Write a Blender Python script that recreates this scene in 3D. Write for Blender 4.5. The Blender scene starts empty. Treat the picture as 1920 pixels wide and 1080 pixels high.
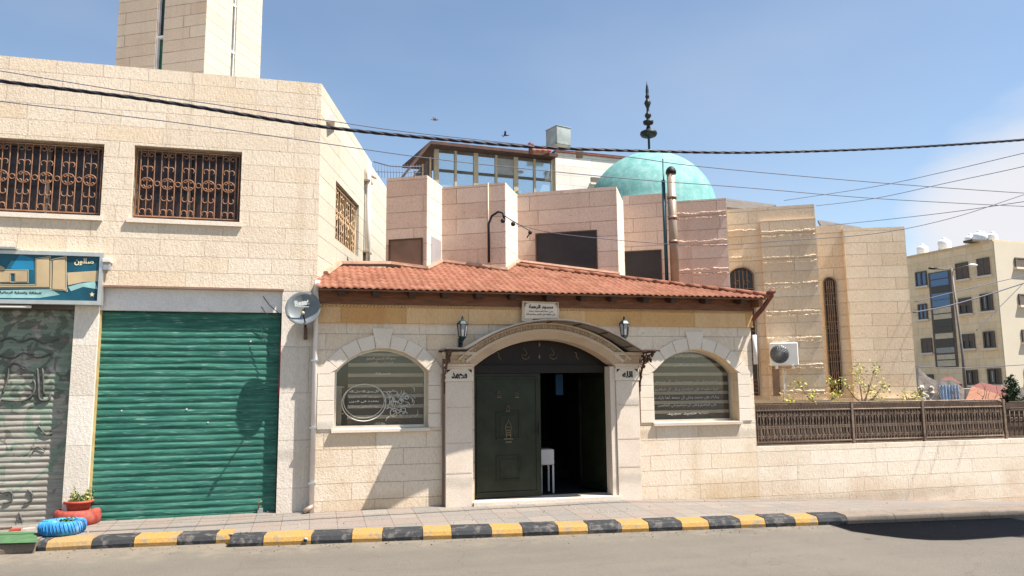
import bpy, bmesh, math, random
from mathutils import Vector, Matrix, Quaternion
from mathutils.geometry import tessellate_polygon
random.seed(7)
R_ = math.radians
sc = bpy.context.scene
COL = sc.collection
# ------------------------------------------------------------------ camera
FPX = 1430.0
CAMZ = 1.64
YAW, PITCH, ROLL = R_(14.6), R_(7.57), -0.010
cam = bpy.data.cameras.new('camera')
cam.sensor_width = 36; cam.lens = FPX/1920*36
cam.clip_start = .05; cam.clip_end = 2000
camo = bpy.data.objects.new('camera', cam); COL.objects.link(camo)
RM = (Matrix.Rotation(-YAW, 3, 'Z') @ Matrix.Rotation(math.pi/2+PITCH, 3, 'X') @ Matrix.Rotation(ROLL, 3, 'Z'))
camo.matrix_world = Matrix.Translation((0, 0, CAMZ)) @ RM.to_4x4()
sc.camera = camo
# ------------------------------------------------------------------ light
SUN = Vector((-1.65, 1.0, -3.4)).normalized()          # direction the light travels
w = bpy.data.worlds.new('World'); sc.world = w; w.use_nodes = True
nt = w.node_tree; nt.nodes.clear()
def wn(t, **k):
    n = nt.nodes.new(t)
    for a, b in k.items(): setattr(n, a, b)
    return n
sky = wn('ShaderNodeTexSky', sky_type='NISHITA', sun_disc=False)
sky.sun_elevation = math.asin(-SUN.z); sky.sun_rotation = math.atan2(-SUN.x, -SUN.y)
sky.air_density = 1.0; sky.dust_density = 1.2; sky.ozone_density = 1.6; sky.altitude = 800
tc = wn('ShaderNodeTexCoord'); mp = wn('ShaderNodeMapping'); mp.inputs['Scale'].default_value = (1, 1, 2.6)
nz = wn('ShaderNodeTexNoise'); nz.inputs['Scale'].default_value = 2.6; nz.inputs['Detail'].default_value = 7; nz.inputs['Roughness'].default_value = .55
nt.links.new(tc.outputs['Generated'], mp.inputs[0]); nt.links.new(mp.outputs[0], nz.inputs['Vector'])
# a cloud bank low on the right: direction-based falloff
dotn = wn('ShaderNodeVectorMath', operation='DOT_PRODUCT')
cd = (RM @ Vector(((1990-960)/FPX, (540-430)/FPX, -1))).normalized()
dotn.inputs[1].default_value = cd
nt.links.new(tc.outputs['Generated'], dotn.inputs[0])
mr = wn('ShaderNodeMapRange', interpolation_type='SMOOTHSTEP'); mr.inputs['From Min'].default_value = .972; mr.inputs['From Max'].default_value = 1.0
mr.inputs['To Min'].default_value = -.30; mr.inputs['To Max'].default_value = .5
nt.links.new(dotn.outputs['Value'], mr.inputs['Value'])
ad = wn('ShaderNodeMath', operation='ADD'); nt.links.new(nz.outputs['Fac'], ad.inputs[0]); nt.links.new(mr.outputs[0], ad.inputs[1])
rp = wn('ShaderNodeMapRange', interpolation_type='SMOOTHSTEP'); rp.inputs['From Min'].default_value = .5; rp.inputs['From Max'].default_value = .95; rp.inputs['To Max'].default_value = .95
nt.links.new(ad.outputs[0], rp.inputs['Value'])
# thin wide haze of cirrus
nz2 = wn('ShaderNodeTexNoise'); nz2.inputs['Scale'].default_value = 1.6; nz2.inputs['Detail'].default_value = 4
nt.links.new(mp.outputs[0], nz2.inputs['Vector'])
r2 = wn('ShaderNodeMapRange', interpolation_type='SMOOTHSTEP'); r2.inputs['From Min'].default_value = .42; r2.inputs['From Max'].default_value = .8; r2.inputs['To Max'].default_value = .16
nt.links.new(nz2.outputs['Fac'], r2.inputs['Value'])
mxx = wn('ShaderNodeMath', operation='MAXIMUM'); nt.links.new(rp.outputs[0], mxx.inputs[0]); nt.links.new(r2.outputs[0], mxx.inputs[1])
mix = wn('ShaderNodeMixRGB'); mix.inputs[2].default_value = (4.4, 4.35, 4.5, 1)
SKYTINT = wn('ShaderNodeMixRGB', blend_type='MULTIPLY'); SKYTINT.inputs[0].default_value = 1; SKYTINT.inputs[2].default_value = (1.02, 1.0, .93, 1)
nt.links.new(sky.outputs[0], SKYTINT.inputs[1])
nt.links.new(mxx.outputs[0], mix.inputs[0]); nt.links.new(SKYTINT.outputs[0], mix.inputs[1])
bg = wn('ShaderNodeBackground'); bg.inputs['Strength'].default_value = .088
out = wn('ShaderNodeOutputWorld')
nt.links.new(mix.outputs[0], bg.inputs[0]); nt.links.new(bg.outputs[0], out.inputs[0])
sl = bpy.data.lights.new('sun', 'SUN'); sl.energy = 5.0; sl.angle = R_(.55); sl.color = (1, .955, .90)
so = bpy.data.objects.new('sun', sl); COL.objects.link(so); so.rotation_mode = 'QUATERNION'
so.rotation_quaternion = SUN.to_track_quat('-Z', 'Y')
sc.view_settings.view_transform = 'Standard'; sc.view_settings.look = 'None'
sc.view_settings.gamma = 1; sc.view_settings.exposure = 1.2
sc.cycles.max_bounces = 6; sc.cycles.transparent_max_bounces = 12
# ------------------------------------------------------------------ pixels -> world
def ray(px, py): return (RM @ Vector(((px-960)/FPX, (540-py)/FPX, -1)))
CAM = Vector((0, 0, CAMZ))
class Frame:                       # o origin, u along the wall, v up, w out of the wall
    def __init__(s, o, u):
        s.o = Vector(o); s.u = Vector((u[0], u[1], 0)).normalized(); s.v = Vector((0, 0, 1)); s.w = Vector((s.u.y, -s.u.x, 0))
    def p(s, u, v, w=0.0): return s.o + s.u*u + s.v*v + s.w*w
    def at(s, px, py, w=0.0):      # (u, v) on the plane w metres in front
        d = ray(px, py); o = s.o + s.w*w
        t = (o-CAM).dot(s.w)/d.dot(s.w); q = CAM + d*t - s.o
        return q.dot(s.u), q.z
    def off(s, w): return Frame(s.o+s.w*w, s.u)
def onz(px, py, z):
    d = ray(px, py); t = (z-CAMZ)/d.z; return CAM + d*t
def onplane(px, py, o, n):
    d = ray(px, py); t = (o-CAM).dot(n)/d.dot(n); return CAM + d*t
def online(px, py, p, u):          # point p+u*t (plan) seen in pixel column through (px,py)
    d = ray(px, py)
    # solve p.xy + u.xy t = d.xy s
    det = u[0]*(-d.y) - u[1]*(-d.x)
    t = ((-p[0])*(-d.y) - (-p[1])*(-d.x))/det
    return Vector((p[0]+u[0]*t, p[1]+u[1]*t, 0))
def zat(px, py, p):                # height at plan point p seen at row py
    d = ray(px, py); k = Vector((p[0], p[1])).length/Vector((d.x, d.y)).length
    return CAMZ + d.z*k
def atdepth(px, py, Y):
    d = ray(px, py); return CAM + d*(Y/d.y)
# ------------------------------------------------------------------ materials
MATS = {}
def newmat(name):
    m = bpy.data.materials.new(name); m.use_nodes = True; m.node_tree.nodes.clear(); MATS[name] = m
    return m, m.node_tree
class N:
    def __init__(s, nt): s.nt = nt
    def n(s, t, ins=None, **k):
        x = s.nt.nodes.new(t)
        for a, b in k.items(): setattr(x, a, b)
        for a, b in (ins or {}).items():
            if isinstance(b, bpy.types.NodeSocket): s.nt.links.new(b, x.inputs[a])
            else: x.inputs[a].default_value = b
        return x
def c4(c): return (c[0], c[1], c[2], 1)
def ramp(g, fac, stops):
    r = g.n('ShaderNodeValToRGB', {'Fac': fac}); e = r.color_ramp.elements
    while len(e) < len(stops): e.new(.5)
    for i, (p, c) in enumerate(stops): e[i].position = p; e[i].color = c4(c)
    return r.outputs[0]
def mixc(g, fac, a, b, mode='MIX'):
    x = g.n('ShaderNodeMixRGB', blend_type=mode)
    for k, v in ((0, fac), (1, a), (2, b)):
        if isinstance(v, bpy.types.NodeSocket): g.nt.links.new(v, x.inputs[k])
        else: x.inputs[k].default_value = v if k == 0 else c4(v)
    return x.outputs[0]
def finish(g, col, rough=.8, metal=0, bump=None, bdist=.01, spec=.3, **k):
    ins = {'Base Color': col if isinstance(col, bpy.types.NodeSocket) else c4(col), 'Roughness': rough, 'Metallic': metal, 'Specular IOR Level': spec}
    if bump is not None:
        b = g.n('ShaderNodeBump', {'Height': bump, 'Distance': bdist, 'Strength': 1.0}); ins['Normal'] = b.outputs[0]
    ins.update(k)
    p = g.n('ShaderNodeBsdfPrincipled', ins); g.n('ShaderNodeOutputMaterial', {'Surface': p.outputs[0]})
    return p
def m_plain(name, col, rough=.7, metal=0, var=.25, scale=6, bump=.0, spec=.3, dirt=None, stretch=(1, 1, 1)):
    m, nt = newmat(name); g = N(nt)
    t = g.n('ShaderNodeTexCoord'); mp = g.n('ShaderNodeMapping', {'Vector': t.outputs['Object'], 'Scale': stretch})
    a = g.n('ShaderNodeTexNoise', {'Vector': mp.outputs[0], 'Scale': scale, 'Detail': 6.0, 'Roughness': .6})
    lo = tuple(x*(1-var) for x in col); hi = tuple(min(1, x*(1+var)) for x in col)
    c = ramp(g, a.outputs['Fac'], [(.3, lo), (.7, hi)])
    if dirt:
        b = g.n('ShaderNodeTexNoise', {'Vector': mp.outputs[0], 'Scale': scale*.35, 'Detail': 8.0, 'Roughness': .65})
        f = g.n('ShaderNodeMapRange', {'Value': b.outputs['Fac'], 'From Min': .5, 'From Max': .68, 'To Max': .75})
        c = mixc(g, f.outputs[0], c, dirt)
    finish(g, c, rough, metal, a.outputs['Fac'] if bump else None, bump, spec)
    return m
def m_stone(name, cols, mortar, row=.195, wid=.5, joint=.006, bumpd=.010, stain=(.5, .36, .2), stainamt=.35, rough=.85, grain=45, off=.45, tint=None, mort_bump=1.1, split=.0, tool=.94):
    """coursed stone cladding on metric UVs; cols = ramp stops for the per-block tone"""
    m, nt = newmat(name); g = N(nt)
    uv = g.n('ShaderNodeUVMap'); uv.uv_map = 'UVMap'
    wob = g.n('ShaderNodeTexNoise', {'Vector': uv.outputs[0], 'Scale': 2.3, 'Detail': 2.0})
    wv = g.n('ShaderNodeVectorMath', {0: wob.outputs['Color'], 1: (.5, .5, .5)}, operation='SUBTRACT')
    ws = g.n('ShaderNodeVectorMath', {0: wv.outputs[0], 'Scale': .012}, operation='SCALE')
    va = g.n('ShaderNodeVectorMath', {0: uv.outputs[0], 1: ws.outputs[0]}, operation='ADD')
    br = g.n('ShaderNodeTexBrick', {'Vector': va.outputs[0], 'Color1': (0, 0, 0, 1), 'Color2': (1, 1, 1, 1), 'Mortar': (.5, .5, .5, 1), 'Scale': 1.0,
             'Mortar Size': joint, 'Mortar Smooth': .25, 'Brick Width': wid, 'Row Height': row}, offset=off, offset_frequency=2, squash=1.45, squash_frequency=3)
    base = ramp(g, br.outputs['Color'], cols)
    big = g.n('ShaderNodeTexNoise', {'Vector': uv.outputs[0], 'Scale': .9, 'Detail': 7.0, 'Roughness': .62})
    f = g.n('ShaderNodeMapRange', {'Value': big.outputs['Fac'], 'From Min': .48, 'From Max': .72, 'To Max': stainamt})
    base = mixc(g, f.outputs[0], base, stain)
    gr = g.n('ShaderNodeTexNoise', {'Vector': uv.outputs[0], 'Scale': grain, 'Detail': 5.0, 'Roughness': .7})
    gs = g.n('ShaderNodeMapRange', {'Value': gr.outputs['Fac'], 'From Min': .3, 'From Max': .7, 'To Min': .90, 'To Max': 1.06})
    base = mixc(g, 1.0, base, gs.outputs[0], 'MULTIPLY')
    # rain streaks and grime
    stv = g.n('ShaderNodeMapping', {'Vector': uv.outputs[0], 'Scale': (5.0, .45, 1)})
    st = g.n('ShaderNodeTexNoise', {'Vector': stv.outputs[0], 'Scale': 1.0, 'Detail': 6.0, 'Roughness': .6})
    sf = g.n('ShaderNodeMapRange', {'Value': st.outputs['Fac'], 'From Min': .52, 'From Max': .75, 'To Max': .30})
    base = mixc(g, sf.outputs[0], base, tuple(x*.72 for x in stain))
    ob = g.n('ShaderNodeTexCoord'); sz = g.n('ShaderNodeSeparateXYZ', {'Vector': ob.outputs['Object']})
    zb = g.n('ShaderNodeMapRange', {'Value': sz.outputs['Z'], 'From Min': .75, 'From Max': .15, 'To Min': -.2, 'To Max': .18})
    za = g.n('ShaderNodeMath', {0: big.outputs['Fac'], 1: zb.outputs[0]}, operation='ADD')
    zf = g.n('ShaderNodeMapRange', {'Value': za.outputs[0], 'From Min': .48, 'From Max': .75, 'To Max': .6})
    base = mixc(g, zf.outputs[0], base, tuple(x*.85 for x in stain))
    # pits
    vo = g.n('ShaderNodeTexNoise', {'Vector': uv.outputs[0], 'Scale': 21.0, 'Detail': 3.0})
    pit = g.n('ShaderNodeMapRange', {'Value': vo.outputs['Fac'], 'From Min': .33, 'From Max': .28, 'To Max': .4})
    base = mixc(g, pit.outputs[0], base, tuple(x*.5 for x in stain))
    mf = g.n('ShaderNodeTexNoise', {'Vector': uv.outputs[0], 'Scale': 3.0, 'Detail': 3.0})
    mm = g.n('ShaderNodeMapRange', {'Value': mf.outputs['Fac'], 'From Min': .3, 'From Max': .65, 'To Min': .12, 'To Max': .75})
    mfac = g.n('ShaderNodeMath', {0: br.outputs['Fac'], 1: mm.outputs[0]}, operation='MULTIPLY')
    base = mixc(g, mfac.outputs[0], base, mortar)
    h1 = g.n('ShaderNodeMath', {0: br.outputs['Fac'], 1: -mort_bump}, operation='MULTIPLY')
    rot = g.n('ShaderNodeMapping', {'Vector': uv.outputs[0], 'Rotation': (0, 0, .75), 'Scale': (1.0, .38, 1)})
    md = g.n('ShaderNodeTexNoise', {'Vector': rot.outputs[0], 'Scale': 42.0, 'Detail': 3.0, 'Roughness': .55})
    tl = g.n('ShaderNodeMapRange', {'Value': md.outputs['Fac'], 'From Min': .36, 'From Max': .6, 'To Min': tool, 'To Max': 1.05})
    base = mixc(g, 1.0, base, tl.outputs[0], 'MULTIPLY')
    h2 = g.n('ShaderNodeMath', {0: md.outputs['Fac'], 1: .55+split}, operation='MULTIPLY')
    h3 = g.n('ShaderNodeMath', {0: gr.outputs['Fac'], 1: .8, 2: h2.outputs[0]}, operation='MULTIPLY_ADD')
    h4 = g.n('ShaderNodeMath', {0: h1.outputs[0], 1: h3.outputs[0]}, operation='ADD')
    bc = g.n('ShaderNodeMath', {0: br.outputs['Color'], 1: .3, 2: h4.outputs[0]}, operation='MULTIPLY_ADD')
    finish(g, base, rough, 0, bc.outputs[0], bumpd, .2)
    return m
CREAM = [(0, (.65, .53, .40)), (.3, (.675, .555, .425)), (.7, (.69, .575, .44)), (.92, (.67, .53, .38)), (1, (.71, .60, .475))]
m_stone('shop_stone', CREAM, (.44, .33, .24), stainamt=.22, joint=.004, bumpd=.007, tool=.91)
m_stone('pillar_stone', [(0, (.62, .54, .45)), (1, (.70, .63, .54))], (.42, .32, .24), row=.56, wid=2.5, joint=.004, stainamt=.35, stain=(.5, .4, .3), bumpd=.006)
m_stone('side_stone', [(0, (.47, .425, .335)), (1, (.53, .485, .385))], (.16, .12, .085), row=.26, wid=2.2, joint=.005, stainamt=.12, bumpd=.006)
m_stone('bay_side_stone', [(0, (.60, .54, .44)), (1, (.66, .60, .50))], (.20, .15, .10), row=.235, wid=2.2, joint=.005, stainamt=.1, bumpd=.005)
m_stone('house_stone', [(0, (.655, .54, .415)), (.4, (.69, .58, .45)), (.8, (.68, .565, .435)), (.95, (.62, .48, .33)), (1, (.71, .61, .48))], (.30, .22, .15), row=.2, wid=.62, bumpd=.007, stainamt=.45, stain=(.50, .34, .18), joint=.004)
m_stone('wall_stone', [(0, (.65, .55, .43)), (.5, (.68, .585, .465)), (1, (.71, .62, .505))], (.44, .33, .23), joint=.004, row=.2, wid=.75, stainamt=.35, stain=(.55, .40, .26))
m_stone('pink_stone', [(0, (.58, .41, .32)), (.5, (.63, .46, .36)), (1, (.68, .52, .42))], (.28, .17, .12), row=.235, wid=.95, joint=.005, stainamt=.35, stain=(.42, .25, .18), bumpd=.010)
m_stone('hall_stone', [(0, (.66, .51, .35)), (.5, (.70, .55, .39)), (1, (.73, .60, .44))], (.44, .31, .20), row=.21, wid=.8, joint=.005, stainamt=.4, stain=(.52, .37, .24), bumpd=.011, tool=.93)
m_stone('minaret_stone', [(0, (.56, .41, .29)), (.5, (.60, .46, .34)), (1, (.64, .51, .38))], (.20, .13, .08), row=.27, wid=1.7, joint=.008, stainamt=.2, bumpd=.008)
m_stone('flat_stone', [(0, (.60, .46, .30)), (1, (.66, .52, .35))], (.42, .31, .2), row=.3, wid=.8, stainamt=.2, bumpd=.004)
m_stone('white_stone', [(0, (.62, .57, .51)), (1, (.74, .69, .62))], (.36, .27, .2), row=.3, wid=1.2, stainamt=.15, bumpd=.004)
m_stone('frieze_stone', [(0, (.56, .32, .13)), (.5, (.63, .38, .17)), (1, (.67, .45, .24))], (.40, .24, .12), row=.4, wid=.55, stainamt=.7, stain=(.52, .24, .08), bumpd=.004)
def m_smooth(name, col, dirt=(.45, .33, .22), amt=.3):
    m, nt = newmat(name); g = N(nt); t = g.n('ShaderNodeTexCoord')
    a = g.n('ShaderNodeTexNoise', {'Vector': t.outputs['Object'], 'Scale': 2.5, 'Detail': 8.0, 'Roughness': .65})
    b = g.n('ShaderNodeTexNoise', {'Vector': t.outputs['Object'], 'Scale': 60.0, 'Detail': 4.0})
    f = g.n('ShaderNodeMapRange', {'Value': a.outputs['Fac'], 'From Min': .45, 'From Max': .75, 'To Max': amt})
    c = mixc(g, f.outputs[0], col, dirt)
    s = g.n('ShaderNodeMapRange', {'Value': b.outputs['Fac'], 'From Min': .3, 'From Max': .7, 'To Min': .88, 'To Max': 1.06})
    c = mixc(g, 1.0, c, s.outputs[0], 'MULTIPLY')
    finish(g, c, .6, 0, b.outputs['Fac'], .002, .3); return m
m_smooth('marble', (.66, .56, .455), (.5, .37, .25), .4); m_smooth('trim', (.69, .60, .49), (.5, .38, .26), .35); m_smooth('carved', (.58, .44, .31), (.3, .18, .1), .5)
m_smooth('plaster', (.70, .66, .62), (.35, .3, .25), .35)
m_plain('white_metal', (.72, .71, .70), .35, .0, .05, 8, dirt=(.45, .38, .3))
m_plain('alu', (.55, .54, .50), .35, .7, .1, 10)
m_plain('cream_frame', (.40, .33, .22), .5, 0, .1, 10)
m_plain('iron', (.10, .055, .035), .55, .3, .3, 20)
m_plain('rust_iron', (.27, .135, .075), .6, .2, .3, 14)
m_plain('gold_iron', (.48, .32, .18), .5, .2, .25, 14)
m_plain('dark_iron', (.03, .028, .027), .5, .4, .3, 14)
m_plain('lantern_metal', (.02, .035, .035), .4, .4, .3, 14)
m_plain('canopy_metal', (.22, .20, .18), .4, .5, .25, 5)
m_plain('fence_iron', (.19, .135, .098), .6, .2, .3, 12)
m_plain('fence_sheet', (.075, .050, .037), .8, 0, .4, 3)
m_plain('black', (.012, .012, .012), .6, 0, .2, 5)
m_plain('board', (.035, .030, .030), .6, 0, .25, 3)
m_plain('grey_board', (.30, .28, .27), .6, 0, .1, 3)
m_plain('brown_board', (.22, .14, .10), .7, 0, .2, 3)
m_plain('cable', (.012, .012, .02), .6, 0, .1, 5)
m_plain('wire', (.10, .10, .13), .6, 0, .1, 5)
m_plain('rafter_wood', (.055, .026, .016), .7, 0, .3, 5)
m_plain('wood', (.19, .082, .042), .65, 0, .4, 5, .004, stretch=(1, 8, 8))
m_plain('red_wood', (.15, .045, .028), .6, 0, .3, 6)
m_plain('clay_pot', (.36, .07, .04), .6, 0, .2, 9)
m_plain('red_rubber', (.30, .050, .033), .7, 0, .4, 14, .003, dirt=(.3, .12, .09))
m_plain('blue_rubber', (.035, .22, .48), .6, 0, .45, 14, .003, dirt=(.28, .36, .42))
m_plain('soil', (.10, .065, .04), .95, 0, .4, 30, .01)
m_plain('leaf', (.09, .15, .03), .6, 0, .6, 4)
m_plain('leaf_pale', (.42, .40, .14), .6, 0, .5, 4)
m_plain('leaf_yellow', (.52, .50, .08), .6, 0, .3, 4)
m_plain('needle', (.030, .055, .022), .7, 0, .6, 3)
m_plain('weed', (.10, .13, .03), .8, 0, .5, 9)
m_plain('bark', (.13, .09, .06), .9, 0, .3, 20)
m_plain('door_green', (.018, .022, .011), .42, .2, .35, 5, dirt=(.03, .035, .02))
m_plain('door_brown', (.014, .009, .007), .5, .2, .2, 5)
m_plain('brass', (.14, .11, .07), .5, .3, .2, 10)
m_plain('blind', (.66, .60, .50), .8, 0, .08, 3)
m_plain('blind_dark', (.115, .105, .092), .8, 0, .08, 3)
m_plain('lettering_white', (.50, .51, .48), .6, 0, .05, 3)
m_plain('lettering_dull', (.40, .41, .38), .7, 0, .3, 30)
m_plain('lettering_black', (.02, .017, .015), .5, 0, .05, 3)
m_plain('sign_teal', (.010, .075, .11), .35, 0, .6, 1.2)
m_plain('sign_blue', (.015, .17, .30), .35, 0, .3, 1.5)
m_plain('sign_gold', (.47, .35, .20), .35, 0, .2, 2)
m_plain('sign_pale', (.25, .42, .40), .35, 0, .4, 3)
m_plain('sign_cream', (.72, .60, .38), .35, 0, .12, 2)
m_plain('spray', (.10, .095, .085), .6, 0, .5, 9)
m_plain('pole_grey', (.16, .14, .125), .6, .2, .2, 4)
m_plain('brown_roof', (.085, .045, .033), .8, 0, .3, 4)
m_plain('dish', (.17, .185, .185), .38, .2, .2, 3, dirt=(.24, .25, .24))
m_plain('grey_metal', (.35, .36, .36), .45, .5, .2, 6)
m_plain('yellow_paint', (.42, .31, .13), .6, 0, .2, 10)
m_plain('red_paint', (.40, .02, .02), .5, 0, .2, 10)
m_plain('green_floor', (.06, .13, .055), .85, 0, .25, 12)
m_plain('white_tank', (.78, .78, .76), .45, 0, .05, 5)
m_plain('grey_curtain', (.30, .30, .28), .8, 0, .2, 6)
m_plain('shutter_brown', (.12, .095, .08), .7, 0, .2, 5)
m_plain('cream_panel', (.52, .45, .32), .6, 0, .15, 5)
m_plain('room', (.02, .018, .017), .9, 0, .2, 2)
m_plain('plastic_white', (.62, .58, .55), .5, 0, .05, 4)
m_plain('ac_white', (.72, .70, .66), .4, 0, .05, 4, dirt=(.55, .5, .42))
m_plain('pipe_cream', (.36, .28, .21), .45, .3, .2, 3, dirt=(.28, .15, .08))
m_plain('pipe_white', (.66, .60, .55), .5, 0, .1, 3)
m_plain('blue_plastic', (.02, .10, .22), .5, 0, .1, 3)
m_plain('bird', (.10, .07, .06), .9, 0, .2, 6)
m_plain('teal_pole', (.03, .08, .09), .5, .3, .2, 4)
m_plain('corrugated', (.11, .09, .07), .7, .1, .3, 4)
m_plain('orange_roof', (.30, .14, .085), .8, 0, .25, 4)
m_plain('rubble', (.46, .40, .34), .9, 0, .35, 4, .02)
m_plain('blue_cloth', (.36, .46, .58), .8, 0, .3, 5)
m_plain('caster_sheet', (.2, .2, .18), .9, 0, .1, 3)
m_plain('steel_tank', (.38, .40, .36), .4, .5, .3, 3, dirt=(.3, .24, .18))
m_plain('tube_white', (.80, .78, .72), .4, 0, .03, 3)
def m_copper():
    m, nt = newmat('copper'); g = N(nt); t = g.n('ShaderNodeTexCoord')
    mp = g.n('ShaderNodeMapping', {'Vector': t.outputs['Object'], 'Scale': (1, 1, .4)})
    a = g.n('ShaderNodeTexNoise', {'Vector': t.outputs['Object'], 'Scale': 3.2, 'Detail': 9.0, 'Roughness': .75})
    b = g.n('ShaderNodeTexNoise', {'Vector': mp.outputs[0], 'Scale': 9.0, 'Detail': 6.0})
    c = ramp(g, a.outputs['Fac'], [(.32, (.10, .27, .25)), (.5, (.145, .33, .305)), (.62, (.20, .39, .36)), (.8, (.27, .45, .41))])
    f = g.n('ShaderNodeMapRange', {'Value': b.outputs['Fac'], 'From Min': .52, 'From Max': .7, 'To Max': .35})
    c = mixc(g, f.outputs[0], c, (.33, .46, .42)); finish(g, c, .7, 0, a.outputs['Fac'], .02); return m
m_copper()
def m_tile():
    m, nt = newmat('roof_tile'); g = N(nt); t = g.n('ShaderNodeTexCoord')
    a = g.n('ShaderNodeTexNoise', {'Vector': t.outputs['Object'], 'Scale': 1.3, 'Detail': 7.0})
    uv = g.n('ShaderNodeUVMap'); uv.uv_map = 'UVMap'
    br = g.n('ShaderNodeTexBrick', {'Vector': uv.outputs[0], 'Color1': (0, 0, 0, 1), 'Color2': (1, 1, 1, 1), 'Scale': 1.0, 'Mortar Size': .0, 'Brick Width': .088, 'Row Height': .18}, offset=0)
    c = ramp(g, br.outputs['Color'], [(0, (.155, .050, .024)), (.5, (.20, .072, .036)), (1, (.245, .102, .058))])
    f = g.n('ShaderNodeMapRange', {'Value': a.outputs['Fac'], 'From Min': .45, 'From Max': .75, 'To Max': .5})
    c = mixc(g, f.outputs[0], c, (.30, .10, .06))
    n3 = g.n('ShaderNodeTexNoise', {'Vector': t.outputs['Object'], 'Scale': 22.0, 'Detail': 5.0})
    f3 = g.n('ShaderNodeMapRange', {'Value': n3.outputs['Fac'], 'From Min': .55, 'From Max': .75, 'To Max': .5})
    c = mixc(g, f3.outputs[0], c, (.32, .185, .13))
    finish(g, c, .8, 0, n3.outputs['Fac'], .004); return m
m_tile(); m_plain('flashing', (.40, .225, .15), .85, 0, .25, 6, .01)
def m_asphalt():
    m, nt = newmat('asphalt'); g = N(nt); t = g.n('ShaderNodeTexCoord')
    a = g.n('ShaderNodeTexNoise', {'Vector': t.outputs['Object'], 'Scale': 160.0, 'Detail': 3.0})
    b = g.n('ShaderNodeTexNoise', {'Vector': t.outputs['Object'], 'Scale': .7, 'Detail': 9.0, 'Roughness': .65})
    mp = g.n('ShaderNodeMapping', {'Vector': t.outputs['Object'], 'Scale': (.16, 1.6, 1)})
    d = g.n('ShaderNodeTexNoise', {'Vector': mp.outputs[0], 'Scale': 1.6, 'Detail': 5.0})
    c = ramp(g, b.outputs['Fac'], [(.3, (.110, .096, .078)), (.5, (.132, .115, .092)), (.7, (.152, .132, .105))])
    f = g.n('ShaderNodeMapRange', {'Value': d.outputs['Fac'], 'From Min': .45, 'From Max': .7, 'To Max': .4}); c = mixc(g, f.outputs[0], c, (.172, .150, .120))
    s = g.n('ShaderNodeMapRange', {'Value': a.outputs['Fac'], 'From Min': .3, 'From Max': .7, 'To Min': .62, 'To Max': 1.34}); c = mixc(g, 1.0, c, s.outputs[0], 'MULTIPLY')
    # spots of oil and patches
    e = g.n('ShaderNodeTexNoise', {'Vector': t.outputs['Object'], 'Scale': 3.5, 'Detail': 2.0})
    f2 = g.n('ShaderNodeMapRange', {'Value': e.outputs['Fac'], 'From Min': .70, 'From Max': .76, 'To Max': .5}); c = mixc(g, f2.outputs[0], c, (.06, .05, .045))
    sp = g.n('ShaderNodeSeparateXYZ', {'Vector': t.outputs['Object']})
    kl = g.n('ShaderNodeMath', {0: sp.outputs['X'], 1: .085, 2: sp.outputs['Y']}, operation='MULTIPLY_ADD')
    gn = g.n('ShaderNodeTexNoise', {'Vector': t.outputs['Object'], 'Scale': 5.0, 'Detail': 8.0, 'Roughness': .7})
    kg = g.n('ShaderNodeMapRange', {'Value': kl.outputs[0], 'From Min': 7.3, 'From Max': 8.5, 'To Min': -.25, 'To Max': .30})
    ks = g.n('ShaderNodeMath', {0: gn.outputs['Fac'], 1: kg.outputs[0]}, operation='ADD')
    kf = g.n('ShaderNodeMapRange', {'Value': ks.outputs[0], 'From Min': .55, 'From Max': .8, 'To Max': .7}); c = mixc(g, kf.outputs[0], c, (.215, .178, .132))
    wv = g.n('ShaderNodeTexNoise', {'Vector': t.outputs['Object'], 'Scale': 2.0, 'Detail': 5.0})
    wa = g.n('ShaderNodeVectorMath', {0: wv.outputs['Color'], 'Scale': .35}, operation='SCALE'); wb = g.n('ShaderNodeVectorMath', {0: t.outputs['Object'], 1: wa.outputs[0]}, operation='ADD')
    cr = g.n('ShaderNodeTexVoronoi', {'Vector': wb.outputs[0], 'Scale': .55}, feature='DISTANCE_TO_EDGE')
    cf = g.n('ShaderNodeMapRange', {'Value': cr.outputs['Distance'], 'From Min': .005, 'From Max': .0, 'To Max': .22}); c = mixc(g, cf.outputs[0], c, (.05, .042, .036))
    pt = g.n('ShaderNodeTexNoise', {'Vector': t.outputs['Object'], 'Scale': 26.0, 'Detail': 2.0})
    pf = g.n('ShaderNodeMapRange', {'Value': pt.outputs['Fac'], 'From Min': .72, 'From Max': .76, 'To Max': .6}); c = mixc(g, pf.outputs[0], c, (.06, .05, .042))
    finish(g, c, .85, 0, a.outputs['Fac'], .006); return m
m_asphalt()
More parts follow.
